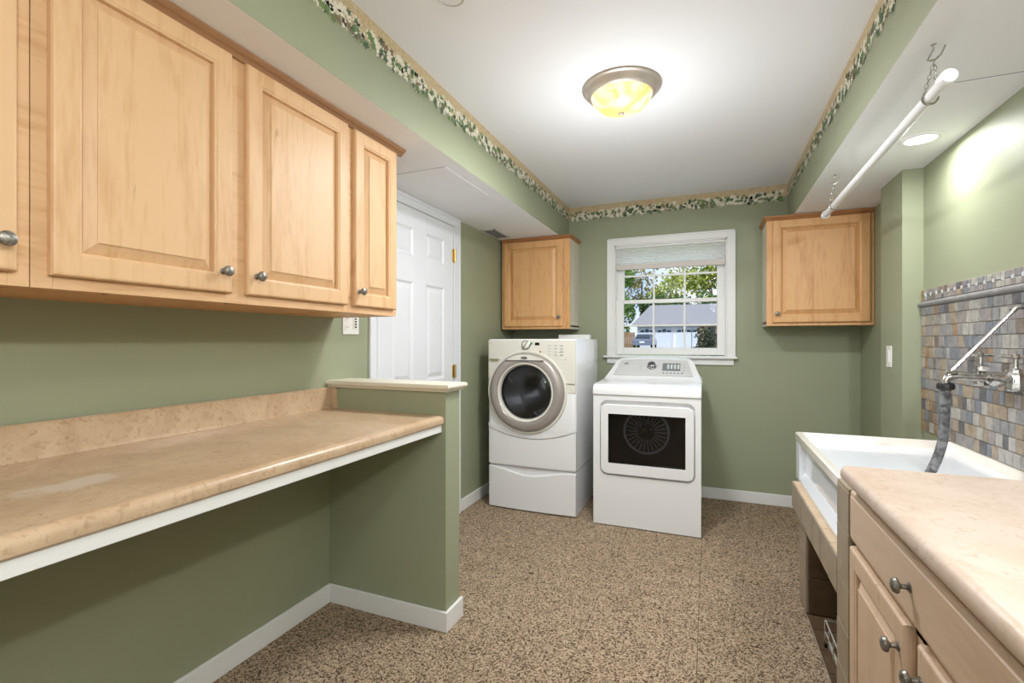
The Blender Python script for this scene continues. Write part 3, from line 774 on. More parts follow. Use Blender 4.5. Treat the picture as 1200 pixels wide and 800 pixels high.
for i in range(3):
    for j in range(4):
        x = -1.06 + i * .045; z = 1.222 - j * .022
        obj('button', bx(x - .012, x + .012, WY - .012, WY, z - .003, z + .003), grey_plastic, cf, bevel=.001)
for i in range(5):
    x = -1.07 + i * .033; bm = nb(); lathe(bm, [(.006, 0), (.005, .012), (0, .013)], (x, WY, 1.128), (0, -1, 0), 12); obj('round_button', bm, enamel_b, cf, smooth=True)
bm = nb(); prism(bm, [(-1.535, 1.118), (-1.450, 1.118), (-1.462, 1.104), (-1.50, 1.102), (-1.522, 1.106)], 'y', WY - .012, WY + .01); obj('dispenser_grip', bm, mat('grip_tan', srgb(150, 140, 96), .5), cf)
for g_ in ((-1.548, -1.43, WY - .006, WY + .004, 1.119, 1.1205), (-1.548, -1.50, WY - .006, WY + .004, .962, .9635), (-.955, -.875, WY - .008, WY + .002, .948, .950)):
    obj('dark_gap_strip', bx(*g_), mark_dark, cf)
for x, z in ((-1.53, 1.236), (-1.315, 1.245)):
    bm = nb(); lathe(bm, [(.004, 0), (0, .001)], (x, WY - .0075, z), (0, -1, 0), 10); obj('indicator', bm, mark_red, cf)
# pedestal with a swooping drawer grip
pe = obj('pedestal', (lambda b: (loft(b, [[(x, y, z) for x, y in plan(WX + .004, WXR - .004, WY + .022, 3.985, .02, .008)] for z in (0.004, .318)], cap0=True, cap1=True), b)[-1])(nb()), enamel, wa, smooth=True)
def swoop(x):
    t = (x - WX) / (WXR - WX)
    return .316 - .048 * math.sin(math.pi * min(1, max(0, (t - .0) / .95))) ** 2 - .006 * t
obj('pedestal_drawer', arc_panel(WX + .003, WXR - .003, WY + .008, .006, swoop, .03, 32), enamel, pe, bevel=.008, label='drawer front with curved finger grip')
tag(obj('folded_hose_box', bx(-1.19, -.92, 3.93, 3.984, 1.269, 1.308), white_trim, None, bevel=.004, loc=(-1.05, 3.96, 1.269)), 'thin white box at the back on top of the washer', 'box').name = 'flat_box'

# ------------------------------------------------------------------ dryer
DX0, DX1, DYF, DYB = -.736, -.046, 3.255, 3.99
dy = thing('dryer', 'white front load dryer with square dark door window under the window', 'dryer', ((DX0 + DX1) / 2, 3.62, 0))
dcx = (DX0 + DX1) / 2
# front frame with a rounded opening, sides and back
DW, DH, DCX, DCZ = .608, .508, -.385, .598      # recess
bm = nb()
OW = rloop(.608, .508, .05, 6)
outer = []
for p in OW:      # project the opening outline onto the outer rectangle
    outer.append(p)
def ring3(l, y, cx, cz): return [(cx + a, y, cz + b) for a, b in l]
rect_pts = []
hx, z0, z1 = (DX1 - DX0) / 2, .006 - DCZ, .885 - DCZ
def to_rect(a, b):
    s = 1e9
    ox = dcx - DCX
    if a > 0: s = min(s, (hx + ox) / a)
    if a < 0: s = min(s, (-hx + ox) / a)
    if b > 0: s = min(s, z1 / b)
    if b < 0: s = min(s, z0 / b)
    return (a * s, b * s)
rect_pts = [to_rect(a, b) for a, b in OW]
# snap the four corners
for cxy in ((hx + dcx - DCX, z0), (hx + dcx - DCX, z1), (-hx + dcx - DCX, z1), (-hx + dcx - DCX, z0)):
    i = min(range(len(rect_pts)), key=lambda k: (rect_pts[k][0] - cxy[0]) ** 2 + (rect_pts[k][1] - cxy[1]) ** 2); rect_pts[i] = cxy
loft(bm, [ring3(rect_pts, DYF, DCX, DCZ), ring3(OW, DYF, DCX, DCZ), ring3(OW, DYF + .022, DCX, DCZ)], cap0=False, cap1=True)
box(bm, DX0, DX1, DYF, DYB, .006, .885)
for f in list(bm.faces):
    if len(f.verts) == 4 and all(abs(v.co.y - DYF) < 1e-5 for v in f.verts) and f.calc_area() > .5: bm.faces.remove(f)
obj('cabinet_shell', bm, enamel, dy)
# top with rounded front
bm = nb()
prof = [(DYF - .004, .884), (DYF - .010, .892), (DYF - .010, .918), (DYF - .004, .938), (DYF + .012, .952), (DYF + .035, .958), (DYF + .25, .966), (DYF + .36, .972), (DYB, .972), (DYB, .884)]
prism(bm, prof, 'x', DX0 - .003, DX1 + .003)
obj('top_panel', bm, enamel, dy, smooth=True, bevel=.006)
# console: tapering towards the top
bm = nb(); lp = []
for y, z, a, b in ((3.60, .968, .343, .343), (3.66, .985, .338, .338), (3.74, 1.035, .312, .312), (3.82, 1.095, .285, .285), (3.85, 1.112, .262, .262), (3.89, 1.118, .255, .255)):
    lp.append((y, z, a))
rows = []
for y, z, a in lp:
    row = []
    for k in range(17):
        t = -1 + 2 * k / 16; dz = .012 * (1 - t * t) if z > 1.0 else 0
        row.append(bm.verts.new((dcx + a * t, y, z + dz)))
    rows.append(row)
bot = [bm.verts.new((v.co.x, v.co.y, .966)) for v in rows[-1]]
back = [[bm.verts.new((dcx + a * t, DYB, z)) for t in (-1 + 2 * k / 16 for k in range(17))] for a, z in ((.25, 1.112), (.335, .966))]
allr = rows + back
for r1, r2 in zip(allr, allr[1:]):
    for k in range(16): bm.faces.new((r1[k], r1[k + 1], r2[k + 1], r2[k]))
for side in (0, 16):
    for i in range(len(rows) - 1):
        a, b = rows[i][side], rows[i + 1][side]
        pa = bm.verts.new((a.co.x + (.004 if side else -.004), a.co.y + .0, .966)); pb = bm.verts.new((a.co.x + (.004 if side else -.004), b.co.y, .966))
        bm.faces.new((a, b, pb, pa))
    a = rows[-1][side]; pa = bm.verts.new((a.co.x, a.co.y, .966))
    bm.faces.new((a, back[0][side], back[1][side], pa))
bm.verts.remove(bot[0]) if False else [bm.verts.remove(v) for v in bot]
con = obj('console', bm, enamel, dy, smooth=True)
# sloped grey face on the console
pA = Vector((0, 3.672, .992)); pB = Vector((0, 3.812, 1.097)); nrm = Vector((0, -(pB.z - pA.z), pB.y - pA.y)).normalized()
def on_con(x, t, k=.0): return Vector((x, 0, 0)) + pA.lerp(pB, t) + nrm * k
bm = nb()
for k0, k1 in ((.0, .010),):
    L_ = []
    for k, ins in ((.0, 0), (.008, 0), (.010, .004)):
        row = []
        for i in range(13):
            t = -1 + 2 * i / 12; row.append(on_con(dcx + (.285 - ins) * t, ins, k + .006 * (1 - t * t) * .3))
        for i in range(13):
            t = 1 - 2 * i / 12; row.append(on_con(dcx + (.245 - ins) * t, 1 - ins + .06 * (1 - t * t), k + .006 * (1 - t * t) * .3))
        L_.append(row)
    loft(bm, L_, cap1=True)
cp = obj('control_panel', bm, panel_grey, con, smooth=True, label='light grey control panel')
bm = nb(); lathe(bm, [(.034, .0), (.034, .008), (.030, .012), (.027, .030), (.022, .034), (0, .034)], on_con(-.400, .56, .010), nrm, 28)
obj('knob', bm, steel, con, smooth=True)
def con_rect(name, x0, x1, t0, t1, k, m):
    bm = nb(); loft(bm, [[on_con(x0, t0, q), on_con(x1, t0, q), on_con(x1, t1, q), on_con(x0, t1, q)] for q in (k, k + .002)], cap1=True)
    return obj(name, bm, m, con)
con_rect('display', -.322, -.196, .30, .80, .0112, lcd)
for i in range(4): con_rect('display_segments', -.288 + i * .024, -.274 + i * .024, .42, .70, .0134, lcd_lit)
for i in range(6): con_rect('button', -.318 + i * .026, -.306 + i * .026, .13, .17, .0112, mark_dark)
for i in range(5): con_rect('button', -.180, -.160, .25 + .12 * i, .28 + .12 * i, .0112, grey_plastic)
for i in range(3): con_rect('button', -.49 , -.475 + i * .004, .35 + .10 * i, .38 + .10 * i, .0112, grey_plastic)
def text(name, body, size, m, loc, rot, parent):
    cu = bpy.data.curves.new(name, 'FONT'); cu.body = body; cu.size = size; cu.extrude = .0004; cu.align_x = 'CENTER'; cu.align_y = 'CENTER'
    tmp = bpy.data.objects.new(name + '_tmp', cu); col.objects.link(tmp)
    me = bpy.data.meshes.new_from_object(tmp.evaluated_get(bpy.context.evaluated_depsgraph_get())); bpy.data.objects.remove(tmp)
    me.materials.clear(); me.materials.append(m)
    o = bpy.data.objects.new(name, me); col.objects.link(o); o.parent = parent; o.location = Vector(loc) - wloc(parent); o.rotation_euler = rot
    return o
text('logo', 'GE', .026, mark_dark, on_con(-.592, .74, .0125), (math.atan2(nrm.z, -nrm.y) * 0 + R(90) - math.atan2(nrm.z, -nrm.y), 0, 0), con)
# light grey band of the recess above the door
# door
bm = nb()
oy = DYF
L0 = rloop(.598, .470, .045, 6); L1 = rloop(.590, .462, .042, 6); LG = rloop(.494, .334, .004, 6); 
cz = .590
def R3(l, y): return [(DCX + a, y, cz + b) for a, b in l]
def R3g(l, y): return [(-.3855 + a, y, .595 + b) for a, b in l]
loft(bm, [R3(L0, oy + .02), R3(L0, oy - .006), R3(L1, oy - .012), R3g(LG, oy - .012), R3g(LG, oy - .003)], cap0=False, cap1=False)
dd = obj('door', bm, enamel, dy, smooth=True)
obj('door_glass', (lambda b: (loft(b, [R3g(LG, oy - .004), R3g(LG, oy - .001)], cap0=True, cap1=True), b)[-1])(nb()), smoked, dd)
bm = nb(); lathe(bm, [(.30, -.012), (.30, -.02), (.27, -.03)], (DCX, oy, .56), (0, -1, 0), 48)
# dark drum interior with vaned back plate: sits in a shallow box behind the glass
for f in ():
    pass
bm.free()
bm = nb(); loft(bm, [R3g(rloop(.494, .334, .004, 6), oy - .0005), R3g(rloop(.48, .32, .004, 6), oy + .0195)], cap1=True)
obj('window_well', bm, dark_in, dd)
bm = nb(); lathe(bm, [(.15, 0), (.15, .004), (.135, .006), (.135, .002)], (DCX - .0, oy + .019, .650), (0, -1, 0), 40)
for k in range(26):
    a = 2 * math.pi * k / 26
    p0 = Vector((DCX + .055 * math.cos(a), oy + .014, .650 + .055 * math.sin(a))); p1 = Vector((DCX + .13 * math.cos(a), oy + .014, .650 + .13 * math.sin(a)))
    tube(bm, [p0, p1], .003, 5)
for v in list(bm.verts):
    if v.co.z > .75: v.co.z = .75
obj('drum_back', bm, grey_plastic, dd, smooth=True)
for k in range(7):
    a = R(-40 + 46 * k); x = DCX + .036 * math.cos(a) + .0; z = .690 + .036 * math.sin(a)
    bm = nb(); lathe(bm, [(.010, 0), (.008, .004), (0, .005)], (x, oy + .012, z), (0, -1, 0), 12); obj('drum_vent', bm, steel, dd, smooth=True)
# ------------------------------------------------------------------ tiled sink base, sink
sb = thing('sink_stand', 'stone tiled stand with pier and ledge carrying the laundry sink', 'stand', (.69, 2.2, 0))
SX = .372
def tiled_box(x0, x1, y0, y1, z0, z1): return bx(x0, x1, y0, y1, z0, z1)
obj('core', (lambda b: (box(b, .424, XR - .012, 2.56, 2.712, -.01, .47), box(b, .384, XR - .012, 1.79, 2.655, .462, .562), box(b, .384, .46, 1.656, 1.768, 0, .81), b)[-1])(nb()), grout, sb)
def slab_tile(name, x0, x1, y0, y1, z0, z1, m, ax):
    g = .0016
    a = [x0, x1, y0, y1, z0, z1]
    for i in range(3):
        if i != ax: a[2 * i] += g; a[2 * i + 1] -= g
    j = random.uniform(-.0006, .0006)
    if ax == 0: a[0] += j
    obj(name, bx(*a), m, sb, bevel=.0016)
# beam face tiles and ledge tiles
y = 2.668; n = 0
while y > 1.79:
    y2 = max(y - .128, 1.782)
    slab_tile('beam_tile', SX, SX + .014, y2, y, .455, .574, stone_tile, 0)
    slab_tile('ledge_tile', SX + .004, .46, y2, y, .562, .574, ledge_tile_m, 2)
    y = y2
slab_tile('beam_tile', SX + .002, .6, 2.655, 2.668, .455, .572, stone_tile, 1)
# pier tiles
for za, zb in ((.0, .168), (.168, .336), (.336, .455)):
    slab_tile('pier_tile', .412, .424, 2.55, 2.722, za, zb, stone_tile, 0)
    for k in range(3):
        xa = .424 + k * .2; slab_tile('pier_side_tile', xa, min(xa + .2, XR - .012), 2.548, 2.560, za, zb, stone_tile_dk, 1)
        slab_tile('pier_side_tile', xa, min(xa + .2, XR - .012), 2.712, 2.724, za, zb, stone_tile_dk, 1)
# end post tiles beside the cabinet
for za, zb in ((0, .13), (.13, .262), (.262, .394), (.394, .526), (.526, .690), (.690, .812)):
    slab_tile('post_tile', SX, SX + .012, 1.646, 1.780, za, zb, stone_tile, 0)
    slab_tile('post_side_tile', SX + .012, .46, 1.768, 1.780, za, zb, stone_tile, 1)
slab_tile('post_cap_tile', SX, .46, 1.646, 1.780, .810, .822, stone_tile, 2)

sk = thing('laundry_sink', 'large white porcelain laundry sink with recessed apron on the tiled stand', 'sink', (.70, 2.25, .575))
X0, X1, Y0, Y1 = .398, XR - .001, 1.782, 2.752
bm = nb()
def rr(x0, x1, y0, y1, z, r=.02, n=4): return [((x0 + x1) / 2 + a, (y0 + y1) / 2 + b, z) for a, b in rloop(x1 - x0, y1 - y0, r, n)]
loft(bm, [rr(X0 + .004, X1, Y0, Y1 - .003, .762, .012), rr(X0, X1, Y0, Y1, .766, .014), rr(X0, X1, Y0, Y1, .795, .014), rr(X0 + .004, X1, Y0 + .004, Y1 - .004, .800, .012),
          rr(X0 + .026, X1 - .007, Y0 + .026, Y1 - .012, .800, .02), rr(X0 + .030, X1 - .010, Y0 + .030, Y1 - .016, .795, .022), rr(X0 + .05, X1 - .04, Y0 + .05, Y1 - .05, .610, .06), rr(X0 + .09, X1 - .08, Y0 + .09, Y1 - .09, .590, .05)], cap0=False, cap1=True)
obj('basin', bm, porcelain, sk, smooth=True)
bm = nb()
box(bm, .428, X1, Y0 + .002, 2.655, .5755, .764)
box(bm, .402, X1, 2.655, 2.742, .5755, .764) 
prism(bm, [(.402, .5755), (.402, .590), (.428, .625), (.44, .5755)], 'y', Y0 + .002, 2.655)
prism(bm, [(.402, .762), (.402, .755), (.428, .740), (.44, .762)], 'y', Y0 + .002, 2.655)
obj('apron', bm, mat('apron_porcelain', srgb(226, 230, 236), .18, coat=.4), sk, bevel=.004, label='recessed bluish white apron')
bm = nb(); lathe(bm, [(.03, 0), (.028, .003), (0, .002)], (.70, 2.25, .588), (0, 0, 1), 20); obj('drain', bm, chrome, sk, smooth=True)

# wire rack on the tiled floor
rk = thing('wire_rack', 'low chrome wire rack lying on the tiles under the sink', 'rack', (.62, 2.1, 0))
RX0, RX1, RY0, RY1 = .442, .80, 1.86, 2.30
for z in (.018, .060, .108):
    bm = nb(); tube(bm, [(RX0 + (.0 if z > .05 else .01), RY0, z), (RX0 + (.0 if z > .05 else .01), RY1, z), (RX1, RY1, z), (RX1, RY0, z), (RX0 + (.0 if z > .05 else .01), RY0, z)], .0032, 8)
    obj('rail', bm, rack_wire, rk, smooth=True)
for i in range(7):
    yv = RY0 + (RY1 - RY0) * i / 6
    bm = nb(); tube(bm, [(RX0 - .003, yv, .108), (RX0 - .003, yv, .03), (RX0 + .01, yv, .012), (RX1, yv, .012), (RX1, yv, .108)], .002, 6); obj('wire', bm, rack_wire, rk, smooth=True)
for i in range(3):
    xv = RX0 + (RX1 - RX0) * (i + .5) / 3
    bm = nb(); tube(bm, [(xv, RY1 + .002, .108), (xv, RY1 + .002, .012), (xv, RY0, .012), (xv, RY0, .108)], .002, 6); obj('wire', bm, rack_wire, rk, smooth=True)
for x_ in (RX0, RX1):
    for y_ in (RY0, RY1):
        bm = nb(); lathe(bm, [(0, -.002), (.006, 0), (.006, .012), (0, .014)], (x_, y_, 0), (0, 0, 1), 10); obj('foot', bm, black_rub, rk, smooth=True)

# ------------------------------------------------------------------ slate backsplash on the right wall
PX = XR
obj('grout_bed', bx(PX - .006, PX, 1.606, 3.045, .80, 1.510), grout, wr)
tmesh = {}
def slate_tile(y0, y1, z0, z1, m, proud, name='tile'):
    w, h = round(y1 - y0, 3), round(z1 - z0, 3); key = (w, h, m.name)
    if key not in tmesh:
        bm = nb(); g = .0013
        loft(bm, [[(x, -w / 2 + i, -h / 2 + i), (x, w / 2 - i, -h / 2 + i), (x, w / 2 - i, h / 2 - i), (x, -w / 2 + i, h / 2 - i)] for i, x in ((g, 0), (g, -.006), (g + .0015, -.008))])
        bmesh.ops.recalc_face_normals(bm, faces=bm.faces)
        me = bpy.data.meshes.new(name); bm.to_mesh(me); bm.free(); me.materials.append(m); tmesh[key] = me
    o = bpy.data.objects.new(name, tmesh[key]); col.objects.link(o); o.parent = wr
    o.location = (PX - .002 - proud, (y0 + y1) / 2, (z0 + z1) / 2)
    return o
G = {n: s for n, s in zip(('grey', 'blue', 'light', 'tan', 'rust', 'brown', 'mauve', 'dark'), slate)}
def pick(y, z):
    far = max(0, min(1, (y - 2.55) / .45)); low = max(0, min(1, (1.25 - z) / .35))
    wts = {'grey': 3 + 2 * (1 - low), 'blue': 1.6, 'light': 2.2 * (1 - .5 * far), 'tan': .8 + 2.2 * far + 1.5 * low, 'rust': .05 + 1.6 * far + .3 * low, 'brown': .6 + 1.6 * far + .8 * low, 'mauve': 1.6, 'dark': .35 + .4 * low}
    return G[random.choices(list(wts), list(wts.values()))[0]]
rowh = .0525; rest = nb(); rest_m = [G[k] for k in G]; rest_names = list(G)
z = .803; count = 0
while z < 1.415:
    zt = min(z + rowh, 1.423); y = 3.045
    while y > 1.63:
        w_ = random.choice((.036, .048, .048, .052, .052)); yn = max(y - w_, 1.606)
        m = pick(y, z)
        if y > 2.10: slate_tile(yn, y, z, zt, m, random.uniform(0, .0025)); count += 1
        else: box(rest, PX - .0095, PX, yn + .0013, y - .0013, z + .0013, zt - .0013, rest_names.index([k for k in G if G[k] == m][0]))
        y = yn
    z += rowh
o = obj('tile_field', rest, rest_m, wr); o['kind'] = 'stuff'; o['label'] = 'remaining small slate tiles near the viewer'
# decorative band above the liner
y = 3.045; k = 0
glassy = mat('glass_insert', srgb(190, 196, 200), .08, coat=1)
while y > 1.66:
    if k % 2 == 0:
        for a, b in ((1.452, 1.480), (1.480, 1.510)): slate_tile(y - .036, y, a, b, pick(y, 1.5), random.uniform(0, .002), 'band_tile')
        y -= .036
    else:
        slate_tile(y - .026, y, 1.452, 1.510, pick(y, 1.5), random.uniform(0, .002), 'band_tile')
        o = obj('glass_insert', bx(PX - .014, PX - .008, y - .020, y - .006, 1.474, 1.490), glassy, wr, bevel=.002)
        y -= .026
    k += 1
bm = nb(); pts = []
for i in range(9):
    a = R(90 + 180 * i / 8); pts.append((PX - .006 + .020 * math.cos(a), 1.437 + .014 * math.sin(a)))
prism(bm, [(PX, 1.423)] and pts + [(PX, 1.423), (PX, 1.451)], 'y', 1.606, 3.075)
obj('liner', bm, slate[0], wr, smooth=True, label='grey stone pencil liner')

# ------------------------------------------------------------------ service faucet
fa = thing('wall_faucet', 'worn chrome two handle service faucet with brace on the slate tiles', 'faucet', (XR - .01, 2.18, 1.12))
FX, FYc2, FZ = .925, 2.178, 1.122
bm = nb()
tube(bm, [(FX, 2.30, FZ), (FX, 2.27, FZ), (FX, 2.235, FZ), (FX, 2.20, FZ - .002), (FX, FYc2, FZ - .004), (FX, 2.155, FZ - .002), (FX, 2.12, FZ), (FX, 2.08, FZ), (FX, 2.05, FZ)], .016, 16, rs=[.020, .022, .016, .020, .027, .020, .016, .022, .020])
obj('body', bm, chrome, fa, smooth=True)
for y_ in (2.285, 2.068):
    bm = nb(); lathe(bm, [(.030, 0), (.030, .006), (.016, .012), (.015, .05), (.020, .055), (.020, .09)], (XR - .009, y_, FZ), (-1, 0, 0), 20); obj('wall_shank', bm, chrome, fa, smooth=True)
    bm = nb(); lathe(bm, [(.020, -.034), (.024, -.03), (.024, .012), (.021, .022), (.018, .026), (.018, .036), (.008, .040), (.007, .072)], (FX, y_, FZ), (0, 0, 1), 8); v_ = obj('valve', bm, chrome, fa, bevel=.001)
    bm = nb(); zt = FZ + .078
    for k in range(4):
        a = R(45 + 90 * k + 20); dx, dyy = math.cos(a), math.sin(a)
        tube(bm, [(FX, y_, zt), (FX + dx * .018, y_ + dyy * .018, zt), (FX + dx * .030, y_ + dyy * .030, zt + .002), (FX + dx * .037, y_ + dyy * .037, zt + .001)], .006, 8, rs=[.007, .005, .0075, .005])
    lathe(bm, [(.011, -.008), (.011, .006), (.007, .010), (0, .011)], (FX, y_, zt), (0, 0, 1), 14)
    obj('cross_handle', bm, chrome, v_, smooth=True)
bm = nb(); lathe(bm, [(.022, 0), (.022, .02), (.017, .026), (.017, .03), (0, .030)], (FX - .005, 2.225, FZ + .022), (-1, .15, .12), 8); obj('vacuum_breaker', bm, chrome, fa, bevel=.002)
SPX = .785
bm = nb(); tube(bm, [(FX, FYc2, FZ), (.90, FYc2, FZ), (.895, FYc2, FZ), (.83, FYc2, FZ + .002), (.80, FYc2, FZ + .002), (.789, FYc2, FZ - .003), (SPX, FYc2, FZ - .012), (SPX, FYc2, FZ - .030)], .0125, 14, rs=[.02, .02, .0125, .0125, .0135, .0145, .0145, .0145]); obj('spout', bm, chrome, fa, smooth=True)
bm = nb(); lathe(bm, [(.012, -.006), (.020, -.004), (.020, .006), (.012, .008)], (SPX + .015, FYc2, FZ + .018), (0, 0, 1), 10); obj('brace_collar', bm, chrome, fa, bevel=.001)
bm = nb(); tube(bm, [(SPX + .018, FYc2, FZ + .022), (XR - .035, FYc2 + .002, 1.365)], .006, 10); tube(bm, [(XR - .045, FYc2 + .002, 1.356), (XR - .032, FYc2 + .002, 1.368), (XR - .008, FYc2 + .002, 1.371)], .010, 10)
obj('brace_rod', bm, chrome, fa, smooth=True)
hs = thing('drain_hose', 'grey mottled rubber hose hanging from the faucet into the sink', 'hose', (SPX, FYc2, 1.08))
bm = nb(); 
lathe(bm, [(.013, .018), (.024, .014), (.026, .004), (.026, -.002), (.022, -.008), (.015, -.008)], (SPX, FYc2, 1.085), (0, 0, 1), 24)
obj('coupling', bm, black_rub, hs, label='black threaded coupling')
path = []; rs = []
n = 60
for i in range(n + 1):
    t = i / n; zz_ = 1.078 - .33 * t
    xo = -.055 * max(0, (t - .45) / .55) ** 1.7; yo = .012 * math.sin(t * 3) 
    path.append((SPX + xo, FYc2 + yo, zz_)); rs.append(.0155 if i % 2 else .0145)
bm = nb(); tube(bm, path, .015, 16, rs=rs); obj('hose_tube', bm, hose_m, hs, smooth=True)

# ------------------------------------------------------------------ hanging rod
rd = thing('hanging_rod', 'white clothes rod with round end caps hung by chains below the soffit', 'rod', (.619, 2.45, 1.985))
pa, pb = Vector((.619, 1.70, 1.990)), Vector((.619, 3.235, 1.976))
bm = nb(); tube(bm, [pa, pb], .0158, 20); obj('pole', bm, pole_white, rd, smooth=True)
for p, dr_ in ((pa, -1), (pb, 1)):
    bm = nb(); lathe(bm, [(.0175, -.03), (.021, -.028), (.0215, .004), (.018, .010), (0, .011)], p, (0, dr_, 0), 24); obj('end_cap', bm, pole_white, rd, smooth=True)
def chain_hanger(yh, label):
    t = thing('chain_hanger', label, 'hook', (.619, yh, ZS), 'chain hangers of the clothes rod')
    bm = nb(); lathe(bm, [(.007, 0), (.007, .003), (.003, .005), (0, .005)], (.619, yh, ZS), (0, 0, -1), 12)
    arc = [(.619, yh, ZS), (.619, yh, ZS - .012)] + [(.619 + .016 * math.sin(a), yh + .000, ZS - .030 - .018 * (1 - math.cos(a)) ) for a in [R(q) for q in (-30, -70)]]
    hk = [(.619, yh, ZS - .002), (.619, yh + .002, ZS - .014), (.612, yh + .008, ZS - .030), (.606, yh + .006, ZS - .042), (.608, yh - .006, ZS - .050), (.618, yh - .014, ZS - .052), (.628, yh - .02, ZS - .044), (.634, yh - .024, ZS - .030), (.637, yh - .026, ZS - .020)]
    tube(bm, hk, .0024, 8); obj('cup_hook', bm, chrome, t, smooth=True)
    yr = yh + .03; zr = 1.988 - .009 * (yr - 1.7)
    top = Vector((.617, yh - .010, ZS - .054))
    for sgn, yy_ in ((1, yr), (-1, yr - .01)):
        end = Vector((.619 + sgn * .019, yy_, zr)); n = 8
        for i in range(n):
            c0 = top.lerp(end, (i + .5) / n); d_ = (end - top).normalized(); bm = nb()
            side = d_.cross(Vector((0, 1, 0))).normalized() if i % 2 else d_.cross(Vector((1, 0, 0))).normalized()
            pts = [c0 + d_ * .0075 * math.cos(a) + side * .0042 * math.sin(a) for a in [2 * math.pi * k / 10 for k in range(11)]]
            tube(bm, pts, .0011, 5, caps=False); obj('chain_link', bm, chrome, t, smooth=True)
    bm = nb(); pts = [Vector((.619 + .0195 * math.cos(a), yr - .005, zr + .0195 * math.sin(a))) for a in [2 * math.pi * k / 20 for k in range(21)]]
    tube(bm, pts, .003, 6, caps=False); obj('ring', bm, chrome, t, smooth=True)
chain_hanger(1.795, 'chrome hook and chain holding the near end of the rod')
chain_hanger(3.0, 'chrome hook and chain holding the far end of the rod')

# ------------------------------------------------------------------ lamps, vent, smoke alarm, plates
def dome(x, y, label, w=1.0):
    t = thing('ceiling_light', label, 'lamp', (x, y, ZC), 'flush dome ceiling lights')
    bm = nb(); lathe(bm, [(0, 0), (.180, 0), (.183, .004), (.180, .009), (.172, .012), (.166, .018), (.160, .030), (.150, .040), (.143, .043), (.139, .041), (.139, .036)], (x, y, ZC), (0, 0, -1), 56)
    obj('rim', bm, nickel, t, smooth=True)
    bm = nb(); lathe(bm, [(.139, .037), (.136, .052), (.125, .072), (.102, .094), (.070, .109), (.035, .117), (0, .119)], (x, y, ZC), (0, 0, -1), 56)
    g = obj('glass_bowl', bm, lamp_m, t, smooth=True)
    bm = nb(); lathe(bm, [(.012, .116), (.013, .120), (.010, .124), (.006, .128), (0, .130)], (x, y, ZC), (0, 0, -1), 16); obj('finial', bm, nickel, t, smooth=True)
    area_lamp('dome_bulb', (x, y, ZC - .135), .24, DOME_W * w, (.96, .98, 1))
    d = bpy.data.lights.new('ceiling_fill_lamp', 'POINT'); d.energy = DOME_W * .60 * (1 if w == 1 else 1.25); d.color = (.94, .97, 1); d.shadow_soft_size = .14  # added fill lamp hanging free below the dome to brighten the ceiling
    o = bpy.data.objects.new('ceiling_fill_lamp', d); col.objects.link(o); o.location = (x, y, ZC - .58)
dome(-.38, 2.27, 'lit flush dome ceiling light with nickel rim in front of the window')
dome(.15, -.30, 'lit flush dome ceiling light added unseen behind the viewpoint', .45)  # out-of-view dome added for room light, set by the half wall shadow
def downlight(x, y, label, w=1.0):
    t = thing('recessed_light', label, 'lamp', (x, y, ZS), 'recessed downlights in the right soffit')
    zb = ZS - (.0015 if y > 2.09 else 0)
    bm = nb(); lathe(bm, [(.078, .0), (.078, .003), (.070, .005), (.058, .004), (.056, .001)], (x, y, zb), (0, 0, -1), 40); obj('trim_ring', bm, pole_white, t, smooth=True)
    bm = nb(); lathe(bm, [(.058, .0022), (0, .0026)], (x, y, zb), (0, 0, -1), 40); obj('lens', bm, down_m, t)
    if y > 2:
        area_lamp('downlight_bulb', (x, y, zb - .012), .11, DOWN_W * w, (.98, .99, 1), spread=176); return
    d = bpy.data.lights.new('downlight_bulb', 'POINT'); d.energy = DOWN_W * w; d.color = (.97, .98, 1); d.shadow_soft_size = .035
    o = bpy.data.objects.new('downlight_bulb', d); col.objects.link(o); o.location = (x, y, zb - .045)
downlight(.855, 2.61, 'round lit recessed downlight in the soffit above the sink', .28)
downlight(.855, .50, 'round recessed downlight over the worktop, out of frame', 2.1)
downlight(.855, -.8, 'round recessed downlight added unseen behind the viewpoint', .6)  # extra downlight added out of view to help fill the room
sm = thing('smoke_alarm', 'round white smoke alarm at the top edge of the ceiling', 'alarm', (-.80, 1.405, ZC))
bm = nb(); lathe(bm, [(0, 0), (.068, 0), (.068, .008), (.062, .012), (.060, .026), (.050, .034), (0, .035)], (-.80, 1.405, ZC), (0, 0, -1), 36); obj('shell', bm, white_trim, sm, smooth=True)
bm = nb(); lathe(bm, [(.045, .0345), (.043, .037), (.040, .0345)], (-.80, 1.405, ZC), (0, 0, -1), 30); obj('vent_ring', bm, grey_plastic, sm, smooth=True)
vt = thing('air_vent', 'grey louvred air vent in the left soffit near the far cabinet', 'vent', (-1.615, 3.57, ZS))
bm = nb(); box(bm, -1.675, -1.555, 3.42, 3.435, ZS - .006, ZS); box(bm, -1.675, -1.555, 3.705, 3.72, ZS - .006, ZS); box(bm, -1.675, -1.662, 3.42, 3.72, ZS - .006, ZS); box(bm, -1.568, -1.555, 3.42, 3.72, ZS - .006, ZS)
obj('frame', bm, panel_grey, vt); obj('opening', bx(-1.665, -1.565, 3.43, 3.71, ZS - .0015, ZS - .0005), dark_in, vt)
for i in range(12):
    y_ = 3.44 + i * .0235; bm = nb(); prism(bm, [(y_, ZS - .001), (y_ + .002, ZS - .001), (y_ + .012, ZS - .007), (y_ + .010, ZS - .007)], 'x', -1.664, -1.566); obj('louvre', bm, tray_grey, vt)
ot = thing('outlet_plate', 'white double outlet plate under the narrow wall cabinet', 'outlet', (XL, 1.942, 1.345))
obj('plate', bx(XL + .0005, XL + .006, 1.884, 2.002, 1.286, 1.402), wall_plate, ot, bevel=.002)
